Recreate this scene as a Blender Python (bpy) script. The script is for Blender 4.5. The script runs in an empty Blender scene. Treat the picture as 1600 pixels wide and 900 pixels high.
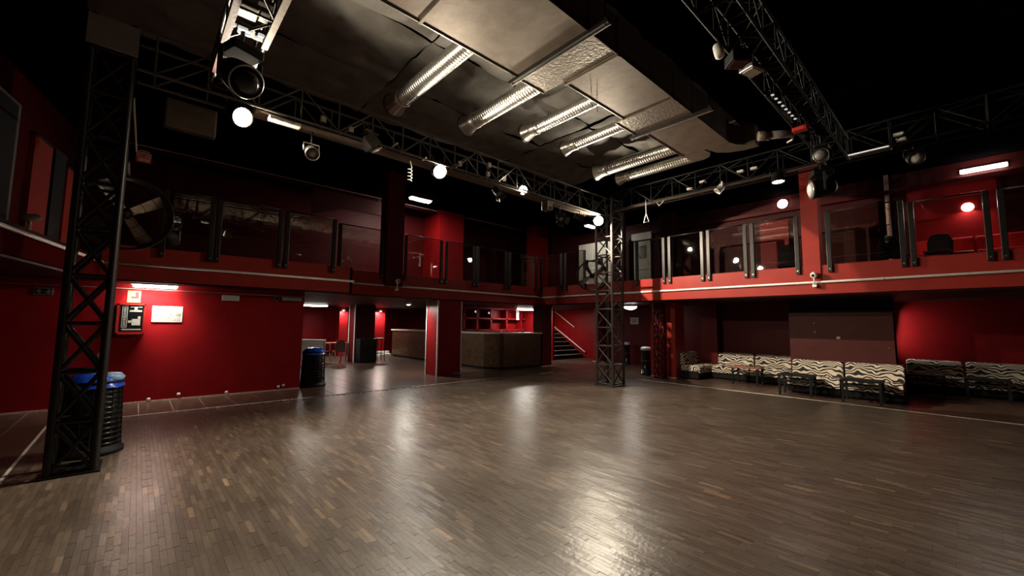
import bpy, math, random
from mathutils import Vector, Matrix, noise
random.seed(7)
S = bpy.context.scene
COL = S.collection

# ------------------------------------------------------------------ camera, world, exposure
F = 642.0; H = 1.6
TH, PT, RO = math.radians(47.79), math.radians(5.04), math.radians(.62)
FW = Vector((math.cos(TH)*math.cos(PT), math.sin(TH)*math.cos(PT), math.sin(PT)))
R0 = Vector((math.sin(TH), -math.cos(TH), 0)); U0 = R0.cross(FW)
RT = R0*math.cos(RO)+U0*math.sin(RO); UP = U0*math.cos(RO)-R0*math.sin(RO)
CAM = Vector((0, 0, H))
cd = bpy.data.cameras.new('camera'); cam = bpy.data.objects.new('camera', cd); COL.objects.link(cam)
cd.sensor_width = 36; cd.lens = 36*F/1600; cd.clip_start = .05; cd.clip_end = 200
cam.matrix_world = Matrix(((RT.x, UP.x, -FW.x, 0), (RT.y, UP.y, -FW.y, 0), (RT.z, UP.z, -FW.z, H), (0, 0, 0, 1)))
S.camera = cam
w = bpy.data.worlds.new('world'); S.world = w; w.use_nodes = True
w.node_tree.nodes['Background'].inputs[0].default_value = (.9, .8, .75, 1)
w.node_tree.nodes['Background'].inputs[1].default_value = .002
S.view_settings.view_transform = 'Standard'; S.view_settings.look = 'None'
S.view_settings.exposure = 0.5; S.view_settings.gamma = 1

def at(u, v, ax, val):
    """point on the plane ax = val seen at photo pixel (u, v)"""
    d = RT*((u-800)/F)+UP*((450-v)/F)+FW
    i = 'xyz'.index(ax); t = (val-CAM[i])/d[i]
    return CAM+d*t

# ------------------------------------------------------------------ materials
MATS = {}
def mat(name, col, rough=.5, metal=0., noise_amt=.0, nscale=8., bump=0., bscale=40., spec=.5, coat=0., emis=None, estr=0.):
    m = bpy.data.materials.new(name); m.use_nodes = True
    nt = m.node_tree; b = nt.nodes['Principled BSDF']
    b.inputs['Base Color'].default_value = (*col, 1); b.inputs['Roughness'].default_value = rough
    b.inputs['Metallic'].default_value = metal; b.inputs['Specular IOR Level'].default_value = spec
    b.inputs['Coat Weight'].default_value = coat
    tc = nt.nodes.new('ShaderNodeTexCoord')
    if noise_amt > 0:
        n = nt.nodes.new('ShaderNodeTexNoise'); n.inputs['Scale'].default_value = nscale; n.inputs['Detail'].default_value = 5
        nt.links.new(tc.outputs['Object'], n.inputs['Vector'])
        r = nt.nodes.new('ShaderNodeMapRange'); r.inputs['From Min'].default_value = .3; r.inputs['From Max'].default_value = .7
        r.inputs['To Min'].default_value = 1-noise_amt; r.inputs['To Max'].default_value = 1+noise_amt
        nt.links.new(n.outputs['Fac'], r.inputs['Value'])
        mx = nt.nodes.new('ShaderNodeVectorMath'); mx.operation = 'SCALE'; mx.inputs[0].default_value = col
        nt.links.new(r.outputs[0], mx.inputs['Scale']); nt.links.new(mx.outputs[0], b.inputs['Base Color'])
    if bump > 0:
        n2 = nt.nodes.new('ShaderNodeTexNoise'); n2.inputs['Scale'].default_value = bscale; n2.inputs['Detail'].default_value = 4
        nt.links.new(tc.outputs['Object'], n2.inputs['Vector'])
        bp = nt.nodes.new('ShaderNodeBump'); bp.inputs['Strength'].default_value = bump; bp.inputs['Distance'].default_value = .02
        nt.links.new(n2.outputs['Fac'], bp.inputs['Height']); nt.links.new(bp.outputs[0], b.inputs['Normal'])
    if emis:
        b.inputs['Emission Color'].default_value = (*emis, 1); b.inputs['Emission Strength'].default_value = estr
    MATS[name] = m
    return m
mat('red', (.23, .0045, .0065), .45, 0, .10, 3, .12, 60, .2)
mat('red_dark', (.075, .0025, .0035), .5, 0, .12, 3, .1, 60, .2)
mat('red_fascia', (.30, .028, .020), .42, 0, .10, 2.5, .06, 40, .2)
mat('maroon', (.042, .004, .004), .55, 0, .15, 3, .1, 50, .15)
mat('brown_panel', (.075, .018, .015), .5, 0, .12, 4, .1, 40, .2)
mat('black', (.004, .004, .004), .6, spec=.25)
mat('truss_metal', (.085, .076, .066), .42, .4, .2, 20)
mat('black_ceiling', (.0012, .001, .001), 1., spec=0)
mat('maroon_matte', (.075, .006, .006), 1., spec=0)
mat('red_wall', (.27, .006, .0085), .5, 0, .10, 3, .12, 60, .15)
mat('black_metal', (.022, .020, .018), .38, .5, .15, 20)
mat('black_gloss', (.008, .008, .008), .18)
mat('steel', (.55, .53, .49), .32, 1., .2, 10)
mat('galv', (.145, .112, .083), .5, .45, .22, 4, .10, 14)
mat('galv_foil', (.18, .15, .12), .42, .5, .25, 22, .5, 22)
mat('spiral', (.62, .60, .54), .28, .95, .18, 12, .12, 30)
mat('fabric', (.115, .106, .094), .72, 0, .25, 3, .25, 25, .3)
mat('white_paint', (.82, .80, .75), .4, 0, .08, 12)
mat('cream', (.62, .58, .50), .5, 0, .08, 6)
mat('plaster', (.60, .42, .36), .7, 0, .25, 30)
mat('grey', (.20, .19, .18), .5, 0, .1, 10)
mat('bag_blue', (.015, .09, .75), .22, 0, .3, 9, .5, 14)
mat('bag_pale', (.28, .50, .85), .25, 0, .2, 9, .5, 14)
mat('bag_white', (.62, .72, .80), .3, 0, .15, 9, .5, 14)
mat('bronze', (.10, .054, .025), .38, .6, .3, 6, .35, 18)
mat('dark_wood', (.10, .035, .022), .4, 0, .3, 8)
mat('table_wood', (.30, .09, .055), .35, 0, .3, 10)
mat('tile', (.085, .050, .036), .29, 0, .30, 6, .08, 30)
mat('grout', (.36, .26, .20), .7, 0, .15, 20)
mat('inlay', (.88, .78, .68), .45, 0, .2, 12)
mat('slab', (.05, .036, .028), .6)
mat('red_seat', (.60, .015, .02), .4)
mat('orange_red', (.55, .05, .02), .5)
mat('sign_yellow', (.72, .46, .16), .5)
mat('sign_red', (.60, .02, .02), .45)
mat('paper', (.42, .41, .36), .6, 0, .06, 30)
mat('ink', (.25, .25, .23), .7)
mat('lamp_hot', (1, .93, .8), .3, emis=(1, .88, .66), estr=260)
mat('lamp_tube', (1, .97, .92), .3, emis=(1, .95, .86), estr=26)
mat('lamp_soft', (1, .97, .92), .3, emis=(1, .93, .82), estr=16)
mat('lens', (.35, .34, .33), .08, .6)
mat('led', (1, 1, 1), .3, emis=(1, .98, .92), estr=.35)
mat('red_led', (.8, .05, .02), .4, emis=(1, .08, .03), estr=.25)
# glass of the balustrades: clear with a strong mirror reflection
m = bpy.data.materials.new('glass'); m.use_nodes = True; nt = m.node_tree; nt.nodes.remove(nt.nodes['Principled BSDF'])
tr = nt.nodes.new('ShaderNodeBsdfTransparent'); tr.inputs[0].default_value = (.80, .78, .76, 1)
gl = nt.nodes.new('ShaderNodeBsdfGlossy'); gl.inputs['Roughness'].default_value = .015
lw = nt.nodes.new('ShaderNodeLayerWeight'); lw.inputs['Blend'].default_value = .5
pw = nt.nodes.new('ShaderNodeMath'); pw.operation = 'POWER'; pw.inputs[1].default_value = 3.5; nt.links.new(lw.outputs['Facing'], pw.inputs[0])
fr = nt.nodes.new('ShaderNodeMath'); fr.operation = 'MULTIPLY_ADD'; fr.inputs[1].default_value = .75; fr.inputs[2].default_value = .055; nt.links.new(pw.outputs[0], fr.inputs[0])
ms = nt.nodes.new('ShaderNodeMixShader'); nt.links.new(fr.outputs[0], ms.inputs[0]); nt.links.new(tr.outputs[0], ms.inputs[1]); nt.links.new(gl.outputs[0], ms.inputs[2])
nt.links.new(ms.outputs[0], nt.nodes['Material Output'].inputs[0]); MATS['glass'] = m
# zebra upholstery
m = mat('zebra', (.6, .5, .4), .75); nt = m.node_tree; b = nt.nodes['Principled BSDF']
tc = nt.nodes.new('ShaderNodeTexCoord'); mp = nt.nodes.new('ShaderNodeMapping'); mp.inputs['Rotation'].default_value = (.9, .7, .75)
nz = nt.nodes.new('ShaderNodeTexNoise'); nz.inputs['Scale'].default_value = 4.2; nz.inputs['Detail'].default_value = 1.0
ad = nt.nodes.new('ShaderNodeVectorMath'); ad.operation = 'MULTIPLY_ADD'; ad.inputs[1].default_value = (.34, .34, .34)
wv = nt.nodes.new('ShaderNodeTexWave'); wv.inputs['Scale'].default_value = 4.6; wv.inputs['Distortion'].default_value = 1.6; wv.inputs['Detail'].default_value = 1
cr = nt.nodes.new('ShaderNodeValToRGB'); cr.color_ramp.elements[0].position = .46; cr.color_ramp.elements[0].color = (.012, .010, .008, 1)
cr.color_ramp.elements[1].position = .54; cr.color_ramp.elements[1].color = (.74, .64, .51, 1)
nt.links.new(tc.outputs['Object'], mp.inputs[0]); nt.links.new(tc.outputs['Object'], nz.inputs['Vector'])
nt.links.new(nz.outputs['Color'], ad.inputs[0]); nt.links.new(mp.outputs[0], ad.inputs[2]); nt.links.new(ad.outputs[0], wv.inputs['Vector'])
nt.links.new(wv.outputs['Fac'], cr.inputs[0]); nt.links.new(cr.outputs[0], b.inputs['Base Color'])
# parquet: colour of each strip comes from the attribute "tone", grain and wear from noise
m = mat('parquet', (.1, .07, .05), .3, spec=.4); nt = m.node_tree; b = nt.nodes['Principled BSDF']
at_ = nt.nodes.new('ShaderNodeAttribute'); at_.attribute_name = 'tone'
tc = nt.nodes.new('ShaderNodeNewGeometry'); mp = nt.nodes.new('ShaderNodeMapping'); mp.inputs['Scale'].default_value = (70, 6, 1)
nz = nt.nodes.new('ShaderNodeTexNoise'); nz.inputs['Scale'].default_value = 1; nz.inputs['Detail'].default_value = 4
mr = nt.nodes.new('ShaderNodeMapRange'); mr.inputs['To Min'].default_value = .55; mr.inputs['To Max'].default_value = 1.45
sc = nt.nodes.new('ShaderNodeVectorMath'); sc.operation = 'SCALE'
nt.links.new(tc.outputs['Position'], mp.inputs[0]); nt.links.new(mp.outputs[0], nz.inputs['Vector']); nt.links.new(nz.outputs['Fac'], mr.inputs['Value'])
nt.links.new(at_.outputs['Color'], sc.inputs[0]); nt.links.new(mr.outputs[0], sc.inputs['Scale'])
n2 = nt.nodes.new('ShaderNodeTexNoise'); n2.inputs['Scale'].default_value = 1.1; n2.inputs['Detail'].default_value = 6
nt.links.new(tc.outputs['Position'], n2.inputs['Vector'])
m2 = nt.nodes.new('ShaderNodeMapRange'); m2.inputs['From Min'].default_value = .3; m2.inputs['From Max'].default_value = .7; m2.inputs['To Min'].default_value = .87; m2.inputs['To Max'].default_value = 1.1
s2 = nt.nodes.new('ShaderNodeVectorMath'); s2.operation = 'SCALE'
nt.links.new(n2.outputs['Fac'], m2.inputs['Value']); nt.links.new(sc.outputs[0], s2.inputs[0]); nt.links.new(m2.outputs[0], s2.inputs['Scale']); nt.links.new(s2.outputs[0], b.inputs['Base Color'])
m3 = nt.nodes.new('ShaderNodeMapRange'); m3.inputs['From Min'].default_value = .3; m3.inputs['From Max'].default_value = .7; m3.inputs['To Min'].default_value = .285; m3.inputs['To Max'].default_value = .37
nt.links.new(n2.outputs['Fac'], m3.inputs['Value']); nt.links.new(m3.outputs[0], b.inputs['Roughness'])
n4 = nt.nodes.new('ShaderNodeTexNoise'); n4.inputs['Scale'].default_value = 30; n4.inputs['Detail'].default_value = 3
nt.links.new(tc.outputs['Position'], n4.inputs['Vector'])
bp = nt.nodes.new('ShaderNodeBump'); bp.inputs['Strength'].default_value = .10; bp.inputs['Distance'].default_value = .02
nt.links.new(n4.outputs['Fac'], bp.inputs['Height']); nt.links.new(bp.outputs[0], b.inputs['Normal'])

# ------------------------------------------------------------------ mesh helpers
def frame(axis):
    a = Vector(axis).normalized()
    t = Vector((0, 0, 1)) if abs(a.z) < .95 else Vector((1, 0, 0))
    x = t.cross(a).normalized(); y = a.cross(x)
    return x, y, a
class MB:
    def __init__(s): s.v = []; s.f = []; s.sm = []
    def add(s, vs, fs, sm=False):
        o = len(s.v); s.v += [tuple(p) for p in vs]; s.f += [tuple(i+o for i in f) for f in fs]; s.sm += [sm]*len(fs); return s
    def box(s, c, d, rot=None, bev=0):
        c = Vector(c); h = [k/2 for k in d]
        vs = [Vector((sx*h[0], sy*h[1], sz*h[2])) for sx in (-1, 1) for sy in (-1, 1) for sz in (-1, 1)]
        if rot is not None: vs = [rot @ p for p in vs]
        return s.add([c+p for p in vs], [(0, 1, 3, 2), (4, 6, 7, 5), (0, 4, 5, 1), (2, 3, 7, 6), (0, 2, 6, 4), (1, 5, 7, 3)])
    def bb(s, x0, x1, y0, y1, z0, z1):
        return s.box(((x0+x1)/2, (y0+y1)/2, (z0+z1)/2), (abs(x1-x0), abs(y1-y0), abs(z1-z0)))
    def lathe(s, prof, o, axis=(0, 0, 1), n=20, cap=True, sm=True):
        x, y, a = frame(axis); o = Vector(o); vs = []; fs = []
        for r, t in prof:
            for k in range(n):
                q = 2*math.pi*k/n; vs.append(o+a*t+(x*math.cos(q)+y*math.sin(q))*max(r, 1e-4))
        for i in range(len(prof)-1):
            for k in range(n):
                k2 = (k+1) % n; fs.append((i*n+k, i*n+k2, (i+1)*n+k2, (i+1)*n+k))
        s.add(vs, fs, sm)
        if cap:
            b0 = len(s.v)-len(vs)
            if prof[0][0] > .002: s.f.append(tuple(b0+k for k in range(n))[::-1]); s.sm.append(False)
            if prof[-1][0] > .002: s.f.append(tuple(b0+(len(prof)-1)*n+k for k in range(n))); s.sm.append(False)
        return s
    def cyl(s, p0, p1, r, r1=None, n=12):
        p0 = Vector(p0); p1 = Vector(p1)
        return s.lathe([(r, 0), (r if r1 is None else r1, (p1-p0).length)], p0, p1-p0, n)
    def tube(s, pts, r, n=8):
        pts = [Vector(p) for p in pts]; vs = []; fs = []
        x, y, a = frame(pts[1]-pts[0])
        for i, p in enumerate(pts):
            d = (pts[min(i+1, len(pts)-1)]-pts[max(i-1, 0)]).normalized()
            x = (x-d*x.dot(d)).normalized(); y = d.cross(x)
            for k in range(n):
                q = 2*math.pi*k/n; vs.append(p+(x*math.cos(q)+y*math.sin(q))*r)
        for i in range(len(pts)-1):
            for k in range(n): fs.append((i*n+k, i*n+(k+1) % n, (i+1)*n+(k+1) % n, (i+1)*n+k))
        fs.append(tuple(range(n))[::-1]); fs.append(tuple((len(pts)-1)*n+k for k in range(n)))
        return s.add(vs, fs, True)
    def torus(s, o, axis, R, r, n=28, k=8):
        x, y, a = frame(axis); o = Vector(o); vs = []; fs = []
        for i in range(n):
            q = 2*math.pi*i/n; d = x*math.cos(q)+y*math.sin(q)
            for j in range(k):
                p = 2*math.pi*j/k; vs.append(o+d*(R+r*math.cos(p))+a*(r*math.sin(p)))
        for i in range(n):
            for j in range(k): fs.append((i*k+j, ((i+1) % n)*k+j, ((i+1) % n)*k+(j+1) % k, i*k+(j+1) % k))
        return s.add(vs, fs, True)
    def prism(s, poly, o, ex, ey, ez, h, sm=False):
        """polygon in the plane (ex, ey) at o, extruded by h along ez"""
        o = Vector(o); ex = Vector(ex); ey = Vector(ey); ez = Vector(ez); n = len(poly)
        vs = [o+ex*p[0]+ey*p[1] for p in poly]+[o+ex*p[0]+ey*p[1]+ez*h for p in poly]
        fs = [(i, (i+1) % n, n+(i+1) % n, n+i) for i in range(n)]
        s.add(vs, fs, sm); o2 = len(s.v)-2*n
        s.f += [tuple(o2+i for i in range(n))[::-1], tuple(o2+n+i for i in range(n))]; s.sm += [False, False]
        return s
    def mesh(s, name, m):
        me = bpy.data.meshes.new(name); me.from_pydata(s.v, [], s.f); me.polygons.foreach_set('use_smooth', s.sm)
        me.materials.append(MATS[m]); me.update()
        import bmesh
        bm = bmesh.new(); bm.from_mesh(me); bmesh.ops.recalc_face_normals(bm, faces=bm.faces); bm.to_mesh(me); bm.free()
        return me
    def build(s, name, m, parent=None, bev=0):
        if parent is not None:
            o = world_loc(parent); s.v = [(p[0]-o[0], p[1]-o[1], p[2]-o[2]) for p in s.v]
        ob = bpy.data.objects.new(name, s.mesh(name, m)); COL.objects.link(ob)
        if parent is not None: ob.parent = parent
        if bev:
            bv = ob.modifiers.new('bevel', 'BEVEL'); bv.width = bev; bv.segments = 2; bv.limit_method = 'ANGLE'
        return ob
def world_loc(o):
    p = Vector((0, 0, 0))
    while o is not None: p += o.location; o = o.parent
    return p
def tag(o, label, cat, group=None):
    o['label'] = label; o['category'] = cat
    if group: o['group'] = group
    return o
def thing(name, label, cat, loc=(0, 0, 0), group=None):
    o = bpy.data.objects.new(name, None); o.empty_display_size = .1; COL.objects.link(o); o.location = loc
    return tag(o, label, cat, group)
def struct(name, mb, m, parent=None, bev=0):
    o = mb.build(name, m, parent, bev)
    if parent is None: o['kind'] = 'structure'
    return o
UNIT = {}
def bar(name, p0, p1, r, m, parent, square=False):
    """one rod as an object of its own; all rods share unit meshes"""
    key = (m, square)
    if key not in UNIT:
        UNIT[key] = (MB().bb(-1, 1, -1, 1, 0, 1) if square else MB().lathe([(1, 0), (1, 1)], (0, 0, 0), n=8)).mesh('rod', m)
    p0 = Vector(p0); p1 = Vector(p1); d = p1-p0
    o = bpy.data.objects.new(name, UNIT[key]); COL.objects.link(o)
    x, y, a = frame(d)
    o.matrix_world = Matrix.Identity(4)
    o.rotation_mode = 'QUATERNION'; o.rotation_quaternion = Matrix((x, y, a)).transposed().to_quaternion()
    o.scale = (r, r, d.length)
    if parent is not None:
        o.parent = parent; o.location = p0-world_loc(parent)
    else: o.location = p0
    return o
def copy_tree(o, parent=None):
    c = o.copy(); COL.objects.link(c); c.parent = parent
    for ch in [k for k in bpy.data.objects if k.parent == o]: copy_tree(ch, c)
    return c
def place(root, loc, rz, label=None, group=None, first=False):
    o = root if first else copy_tree(root)
    o.location = loc; o.rotation_euler = (0, 0, rz)
    if label: o['label'] = label
    if group: o['group'] = group
    return o
def area(name, loc, size, energy, col=(1, .93, .82), aim=(0, 0, -1), parent=None, sy=None, spread=180):
    l = bpy.data.lights.new(name, 'AREA'); l.energy = energy; l.spread = math.radians(spread); l.color = col; l.size = size
    if sy: l.shape = 'RECTANGLE'; l.size_y = sy
    o = bpy.data.objects.new(name, l); COL.objects.link(o)
    o.rotation_mode = 'QUATERNION'; o.rotation_quaternion = Vector(aim).to_track_quat('-Z', 'Y')
    o.location = Vector(loc)-(world_loc(parent) if parent else Vector())
    if parent: o.parent = parent
    return o
def spot(name, loc, aim, energy, deg, blend=.4, rad=.08, col=(1, .86, .66), parent=None):
    l = bpy.data.lights.new(name, 'SPOT'); l.energy = energy; l.color = col; l.spot_size = math.radians(deg); l.spot_blend = blend; l.shadow_soft_size = rad
    o = bpy.data.objects.new(name, l); COL.objects.link(o)
    o.rotation_mode = 'QUATERNION'; o.rotation_quaternion = (Vector(aim)-Vector(loc)).to_track_quat('-Z', 'Y')
    o.location = Vector(loc)-(world_loc(parent) if parent else Vector())
    if parent: o.parent = parent
    return o

# ------------------------------------------------------------------ levels and planes found from the photograph
ZL = 2.32          # lower ceiling (underside of the balcony)
ZB = 2.75          # balcony floor
ZC = 5.9           # hall ceiling
YW = 10.9          # red ground floor wall
YF1, YF2 = 10.45, 10.82   # balcony front, left stretch and right stretch
XF = 11.24         # balcony front along the seating side
XSTEP = 3.98
DX = (-.9, 11.2); DY = (-3.0, 9.5)    # dance floor

# ------------------------------------------------------------------ floor
floor = struct('floor', MB().bb(-5, 21, -5, 23, -.12, -.012), 'slab')
def tone():
    t = random.random(); k = random.uniform(.72, 1.08)
    if t < .014: c = (.25, .17, .115)
    elif t < .10: c = (.17, .125, .09)
    elif t < .55: c = (.125, .094, .072)
    else: c = (.105, .078, .061)
    return tuple(k*x for x in c)
SL, SW = .24, .04
strips = []
coff = [random.choice((0, 0, 0, .06, .12, .12, .18)) for _ in range(400)]
ny = int((DY[1]-DY[0])/SL)+1; nx = int((DX[1]-DX[0]+2.6)/SW)
y0 = DY[1]-ny*SL
for j in range(ny):
    off = 0
    for i in range(int((DX[1]-DX[0])/SW)):
        x = DX[0]+i*SW; blk = (i//6)
        sh = .12 if (blk*7+j//2) % 5 == 0 else 0
        y = y0+j*SL-coff[i]
        strips.append((x, y))
def px_size(x, y):
    q = Vector((x+.02, y+.12, 0))-CAM; z = q.dot(FW)
    if z < .5: return 0
    u = 800+F*q.dot(RT)/z; v = 450-F*q.dot(UP)/z
    if u < 0 or u > 1600 or v > 905: return 0
    return 1/(z*z)
strips = [(px_size(*s), s) for s in strips]
strips.sort(key=lambda t: -t[0])
def strip_geo(mb, x, y, z):
    g = .0005; tx = random.uniform(-.0005, .0005); ty = random.uniform(-.0010, .0010)
    x0, x1, ya, yb = x+g, x+SW-g, y+g, y+SL-g
    mb.add([(x0, ya, z-tx-ty), (x1, ya, z+tx-ty), (x1, yb, z+tx+ty), (x0, yb, z-tx+ty), (x0, ya, -.013), (x1, ya, -.013), (x1, yb, -.013), (x0, yb, -.013)],
           [(0, 1, 2, 3), (4, 5, 1, 0), (5, 6, 2, 1), (6, 7, 3, 2), (7, 4, 0, 3)])
def with_tone(me, cols, per):
    a = me.attributes.new('tone', 'FLOAT_COLOR', 'FACE')
    buf = []
    for c in cols: buf += [c[0], c[1], c[2], 1]*per
    a.data.foreach_set('color', buf)
variants = []
for k in range(24):
    mb = MB(); strip_geo(mb, 0, 0, 0); me = bpy.data.meshes.new('parquet_strip'); me.from_pydata(mb.v, [], mb.f); me.materials.append(MATS['parquet'])
    with_tone(me, [tone()], 5); variants.append(me)
for k, (sz, (x, y)) in enumerate(strips[:300]):
    o = bpy.data.objects.new('parquet_strip', variants[random.randrange(24)]); COL.objects.link(o); o.location = (x, y, 0); o.parent = floor
mb = MB(); cols = []
for sz, (x, y) in strips[300:]:
    strip_geo(mb, x, y, 0); cols.append(tone())
me = bpy.data.meshes.new('parquet_field'); me.from_pydata(mb.v, [], mb.f); me.materials.append(MATS['parquet']); with_tone(me, cols, 5)
o = bpy.data.objects.new('parquet_field', me); COL.objects.link(o); o.parent = floor; o['kind'] = 'stuff'
# floor tiles round the dance floor: those by the red wall one by one, the far ones joined
gro = MB().bb(-5, DX[0]-.02, -5, 23, -.012, -.004); gro.bb(DX[0]-.02, 21, DY[1]+.02, 23, -.012, -.004); gro.bb(DX[1]+.02, 21, -5, DY[1]+.02, -.012, -.004)
gro.build('grout_bed', 'grout', floor)
tm = MB().bb(.005, .461, .005, 1.365, -.006, 0).mesh('floor_tile', 'tile')
tm_cut = MB().bb(.005, .365, .005, 1.365, -.006, 0).mesh('floor_tile', 'tile')
far = MB()
def tile(x, y):
    if DX[0]-.45 < x < DX[1] and y < DY[1]-.1:
        if x < DX[0]: o = bpy.data.objects.new('floor_tile', tm_cut); COL.objects.link(o); o.location = (x, y, 0); o.parent = floor
        elif x+.4665 > DX[1]: far.bb(DX[1]+.016, x+.464, y+.002, y+1.368, -.006, 0)
        return
    near = (y < 11 and x < 4.5)
    if near:
        o = bpy.data.objects.new('floor_tile', tm); COL.objects.link(o); o.location = (x, y, 0); o.parent = floor
    else: far.bb(x+.002, x+.464, y+.002, y+1.368, -.006, 0)
for i in range(-8, 46):
    for j in range(-10, 10): tile(.12+.4665*i-(.04 if i < 0 else 0)*0, 9.525+1.37*j)
o = far.build('tile_field', 'tile', floor); o['kind'] = 'stuff'
for a, b_ in (((DX[0], 9.5), (2.88, 9.5)), ((5.22, 9.5), (8.3, 9.5)), ((9.9, 9.5), (10.5, 9.5)), ((DX[0], 9.5), (DX[0], 1.)), ((DX[1], -3), (DX[1], 6.75))):
    x0, x1 = sorted((a[0], b_[0])); y0_, y1_ = sorted((a[1], b_[1]))
    MB().bb(x0-.014, x1+.014, y0_-.014, y1_+.014, -.01, .003).build('inlay_strip', 'inlay', floor)

# ------------------------------------------------------------------ walls, balcony slabs, ceiling
struct('wall_left', MB().bb(-5, 3.0, YW, YW+.22, 0, ZL), 'red_wall')
struct('baseboard_left', MB().bb(-5, 3.0, YW-.012, YW, 0, .028), 'plaster')
struct('wall_far', MB().bb(-5, 21, 21.6, 21.8, 0, ZC), 'red')
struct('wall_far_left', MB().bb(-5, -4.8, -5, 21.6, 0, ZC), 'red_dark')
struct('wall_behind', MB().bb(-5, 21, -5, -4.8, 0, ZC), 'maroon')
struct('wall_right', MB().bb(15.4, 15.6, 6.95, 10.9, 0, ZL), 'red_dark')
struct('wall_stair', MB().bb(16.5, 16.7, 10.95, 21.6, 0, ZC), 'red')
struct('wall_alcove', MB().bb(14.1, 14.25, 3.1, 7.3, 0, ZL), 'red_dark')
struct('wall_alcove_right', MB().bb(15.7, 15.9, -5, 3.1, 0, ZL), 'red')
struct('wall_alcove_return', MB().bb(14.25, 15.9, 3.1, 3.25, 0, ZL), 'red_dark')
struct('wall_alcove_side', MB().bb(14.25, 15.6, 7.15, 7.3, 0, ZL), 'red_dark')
struct('ceiling_lower_left', MB().bb(-5, 21, YW, 21.6, ZL, ZB), 'maroon')
struct('ceiling_lower_front', MB().bb(-.56, XSTEP, YF1+.05, YW, ZL, ZB).bb(XSTEP, 21, YF2+.05, YW, ZL, ZB), 'maroon')
struct('ceiling_lower_right', MB().bb(XF+.05, 21, -5, YF2+.05, ZL, ZB), 'maroon')
# side balcony at the far left runs off at an angle
dA = Vector((-.56, YF1, 0)); dB = dA+(Vector((-1.23, 7.35, 0))-Vector((-.59, 10.54, 0)))*2.3
dn = Vector((dB.y-dA.y, -(dB.x-dA.x), 0)).normalized()
if dn.x > 0: dn = -dn
pl = [(dA.x, dA.y), (dB.x, dB.y), (-4.8, dB.y), (-4.8, YW), (dA.x, YW)]
struct('ceiling_lower_side', MB().prism([(p[0]+(dn.x*.06 if i < 2 else 0), p[1]) for i, p in enumerate(pl)], (0, 0, ZL), (1, 0, 0), (0, 1, 0), (0, 0, 1), ZB-ZL), 'maroon')
ZT = 2.99; ZD = 2.68
def fascia(name, a, b_, z0=2.35, z1=ZT, m='red_fascia', t=.06):
    a = Vector((a[0], a[1], 0)); b_ = Vector((b_[0], b_[1], 0)); d = (b_-a); n = Vector((-d.y, d.x, 0)).normalized()
    mid = Vector((5, 4, 0))
    if n.dot(mid-a) > 0: n = -n
    L = d.length; d.normalize()
    return struct(name, MB().prism([(0, z0), (L, z0), (L, z1), (0, z1)], a, d, (0, 0, 1), n, t), m)
fascia('trim_1', (-.56, YF1), (XSTEP, YF1))
fascia('trim_2', (XSTEP, YF2), (XF, YF2))
fascia('trim_3', (XF, YF2+.06), (XF, -5))
fascia('trim_4', (dA.x, dA.y), (dB.x, dB.y), z1=ZD, m='maroon_matte')
struct('trim_5', MB().bb(XSTEP-.06, XSTEP, YF1, YF2+.06, 2.35, ZT), 'red_fascia')
# upper floor walls
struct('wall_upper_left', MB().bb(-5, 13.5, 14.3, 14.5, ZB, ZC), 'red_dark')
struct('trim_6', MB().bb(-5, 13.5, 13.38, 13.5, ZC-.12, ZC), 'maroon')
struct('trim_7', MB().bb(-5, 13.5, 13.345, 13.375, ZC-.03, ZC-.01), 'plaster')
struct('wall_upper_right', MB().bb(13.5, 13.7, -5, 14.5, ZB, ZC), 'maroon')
struct('trim_9', MB().bb(13.47, 13.5, -.62, .78, ZB, 4.86), 'red')
struct('trim_10', MB().bb(13.47, 13.5, 3.22, 3.95, ZB, 4.66), 'red')
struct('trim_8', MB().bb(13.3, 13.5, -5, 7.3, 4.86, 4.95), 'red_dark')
struct('ceiling_upper_right', MB().bb(XF+.2, 13.5, -5, YF2, 5.35, ZC), 'black_ceiling')
struct('ceiling', MB().bb(-5, 21, -5, 21.8, ZC, ZC+.2), 'black_ceiling')
ceil = bpy.data.objects['ceiling']
# quilted fabric panels pinned under the ceiling
xs = [-.8, 3.03, 6.9, 9.6]; ys = [8.07, 6.65, 5.2, 3.75, 2.95]
for i in range(len(xs)-1):
    for j in range(len(ys)-1):
        x0, x1, yb, ya = xs[i]+.012, xs[i+1]-.012, ys[j]-.012, ys[j+1]+.012
        n, k = 44, 18; vs = []; fs = []
        for a in range(n+1):
            for c in range(k+1):
                x = x0+(x1-x0)*a/n; y = ya+(yb-ya)*c/k
                p = noise.noise(Vector((x*1.1, y*1.6, i+3*j)))*.05+noise.noise(Vector((x*3.1, y*4.7, 5)))*.032+noise.noise(Vector((x*7, y*9, 2)))*.010
                # pins along the seams pull the cloth up
                ed = min(a/n, 1-a/n)*(x1-x0); ec = min(c/k, 1-c/k)*(yb-ya)
                sag = .06*(1-math.exp(-min(ed, ec)*7))
                pin = sum(.05*math.exp(-(((x-px)**2+(y-py)**2)/.006)) for px, py in ((x0+.7, ya+.5), (x0+1.6, ya+1.0), (x0+2.6, ya+.45), (x0+3.2, ya+1.05)))
                vs.append((x, y, ZC-.035-sag-p+pin+.02*math.sin(x*5+j)*math.exp(-ec*9)))
        for a in range(n):
            for c in range(k):
                q = a*(k+1)+c; fs.append((q, q+1, q+k+2, q+k+1))
        MB().add(vs, fs, True).build('fabric_panel', 'fabric', ceil)

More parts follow.
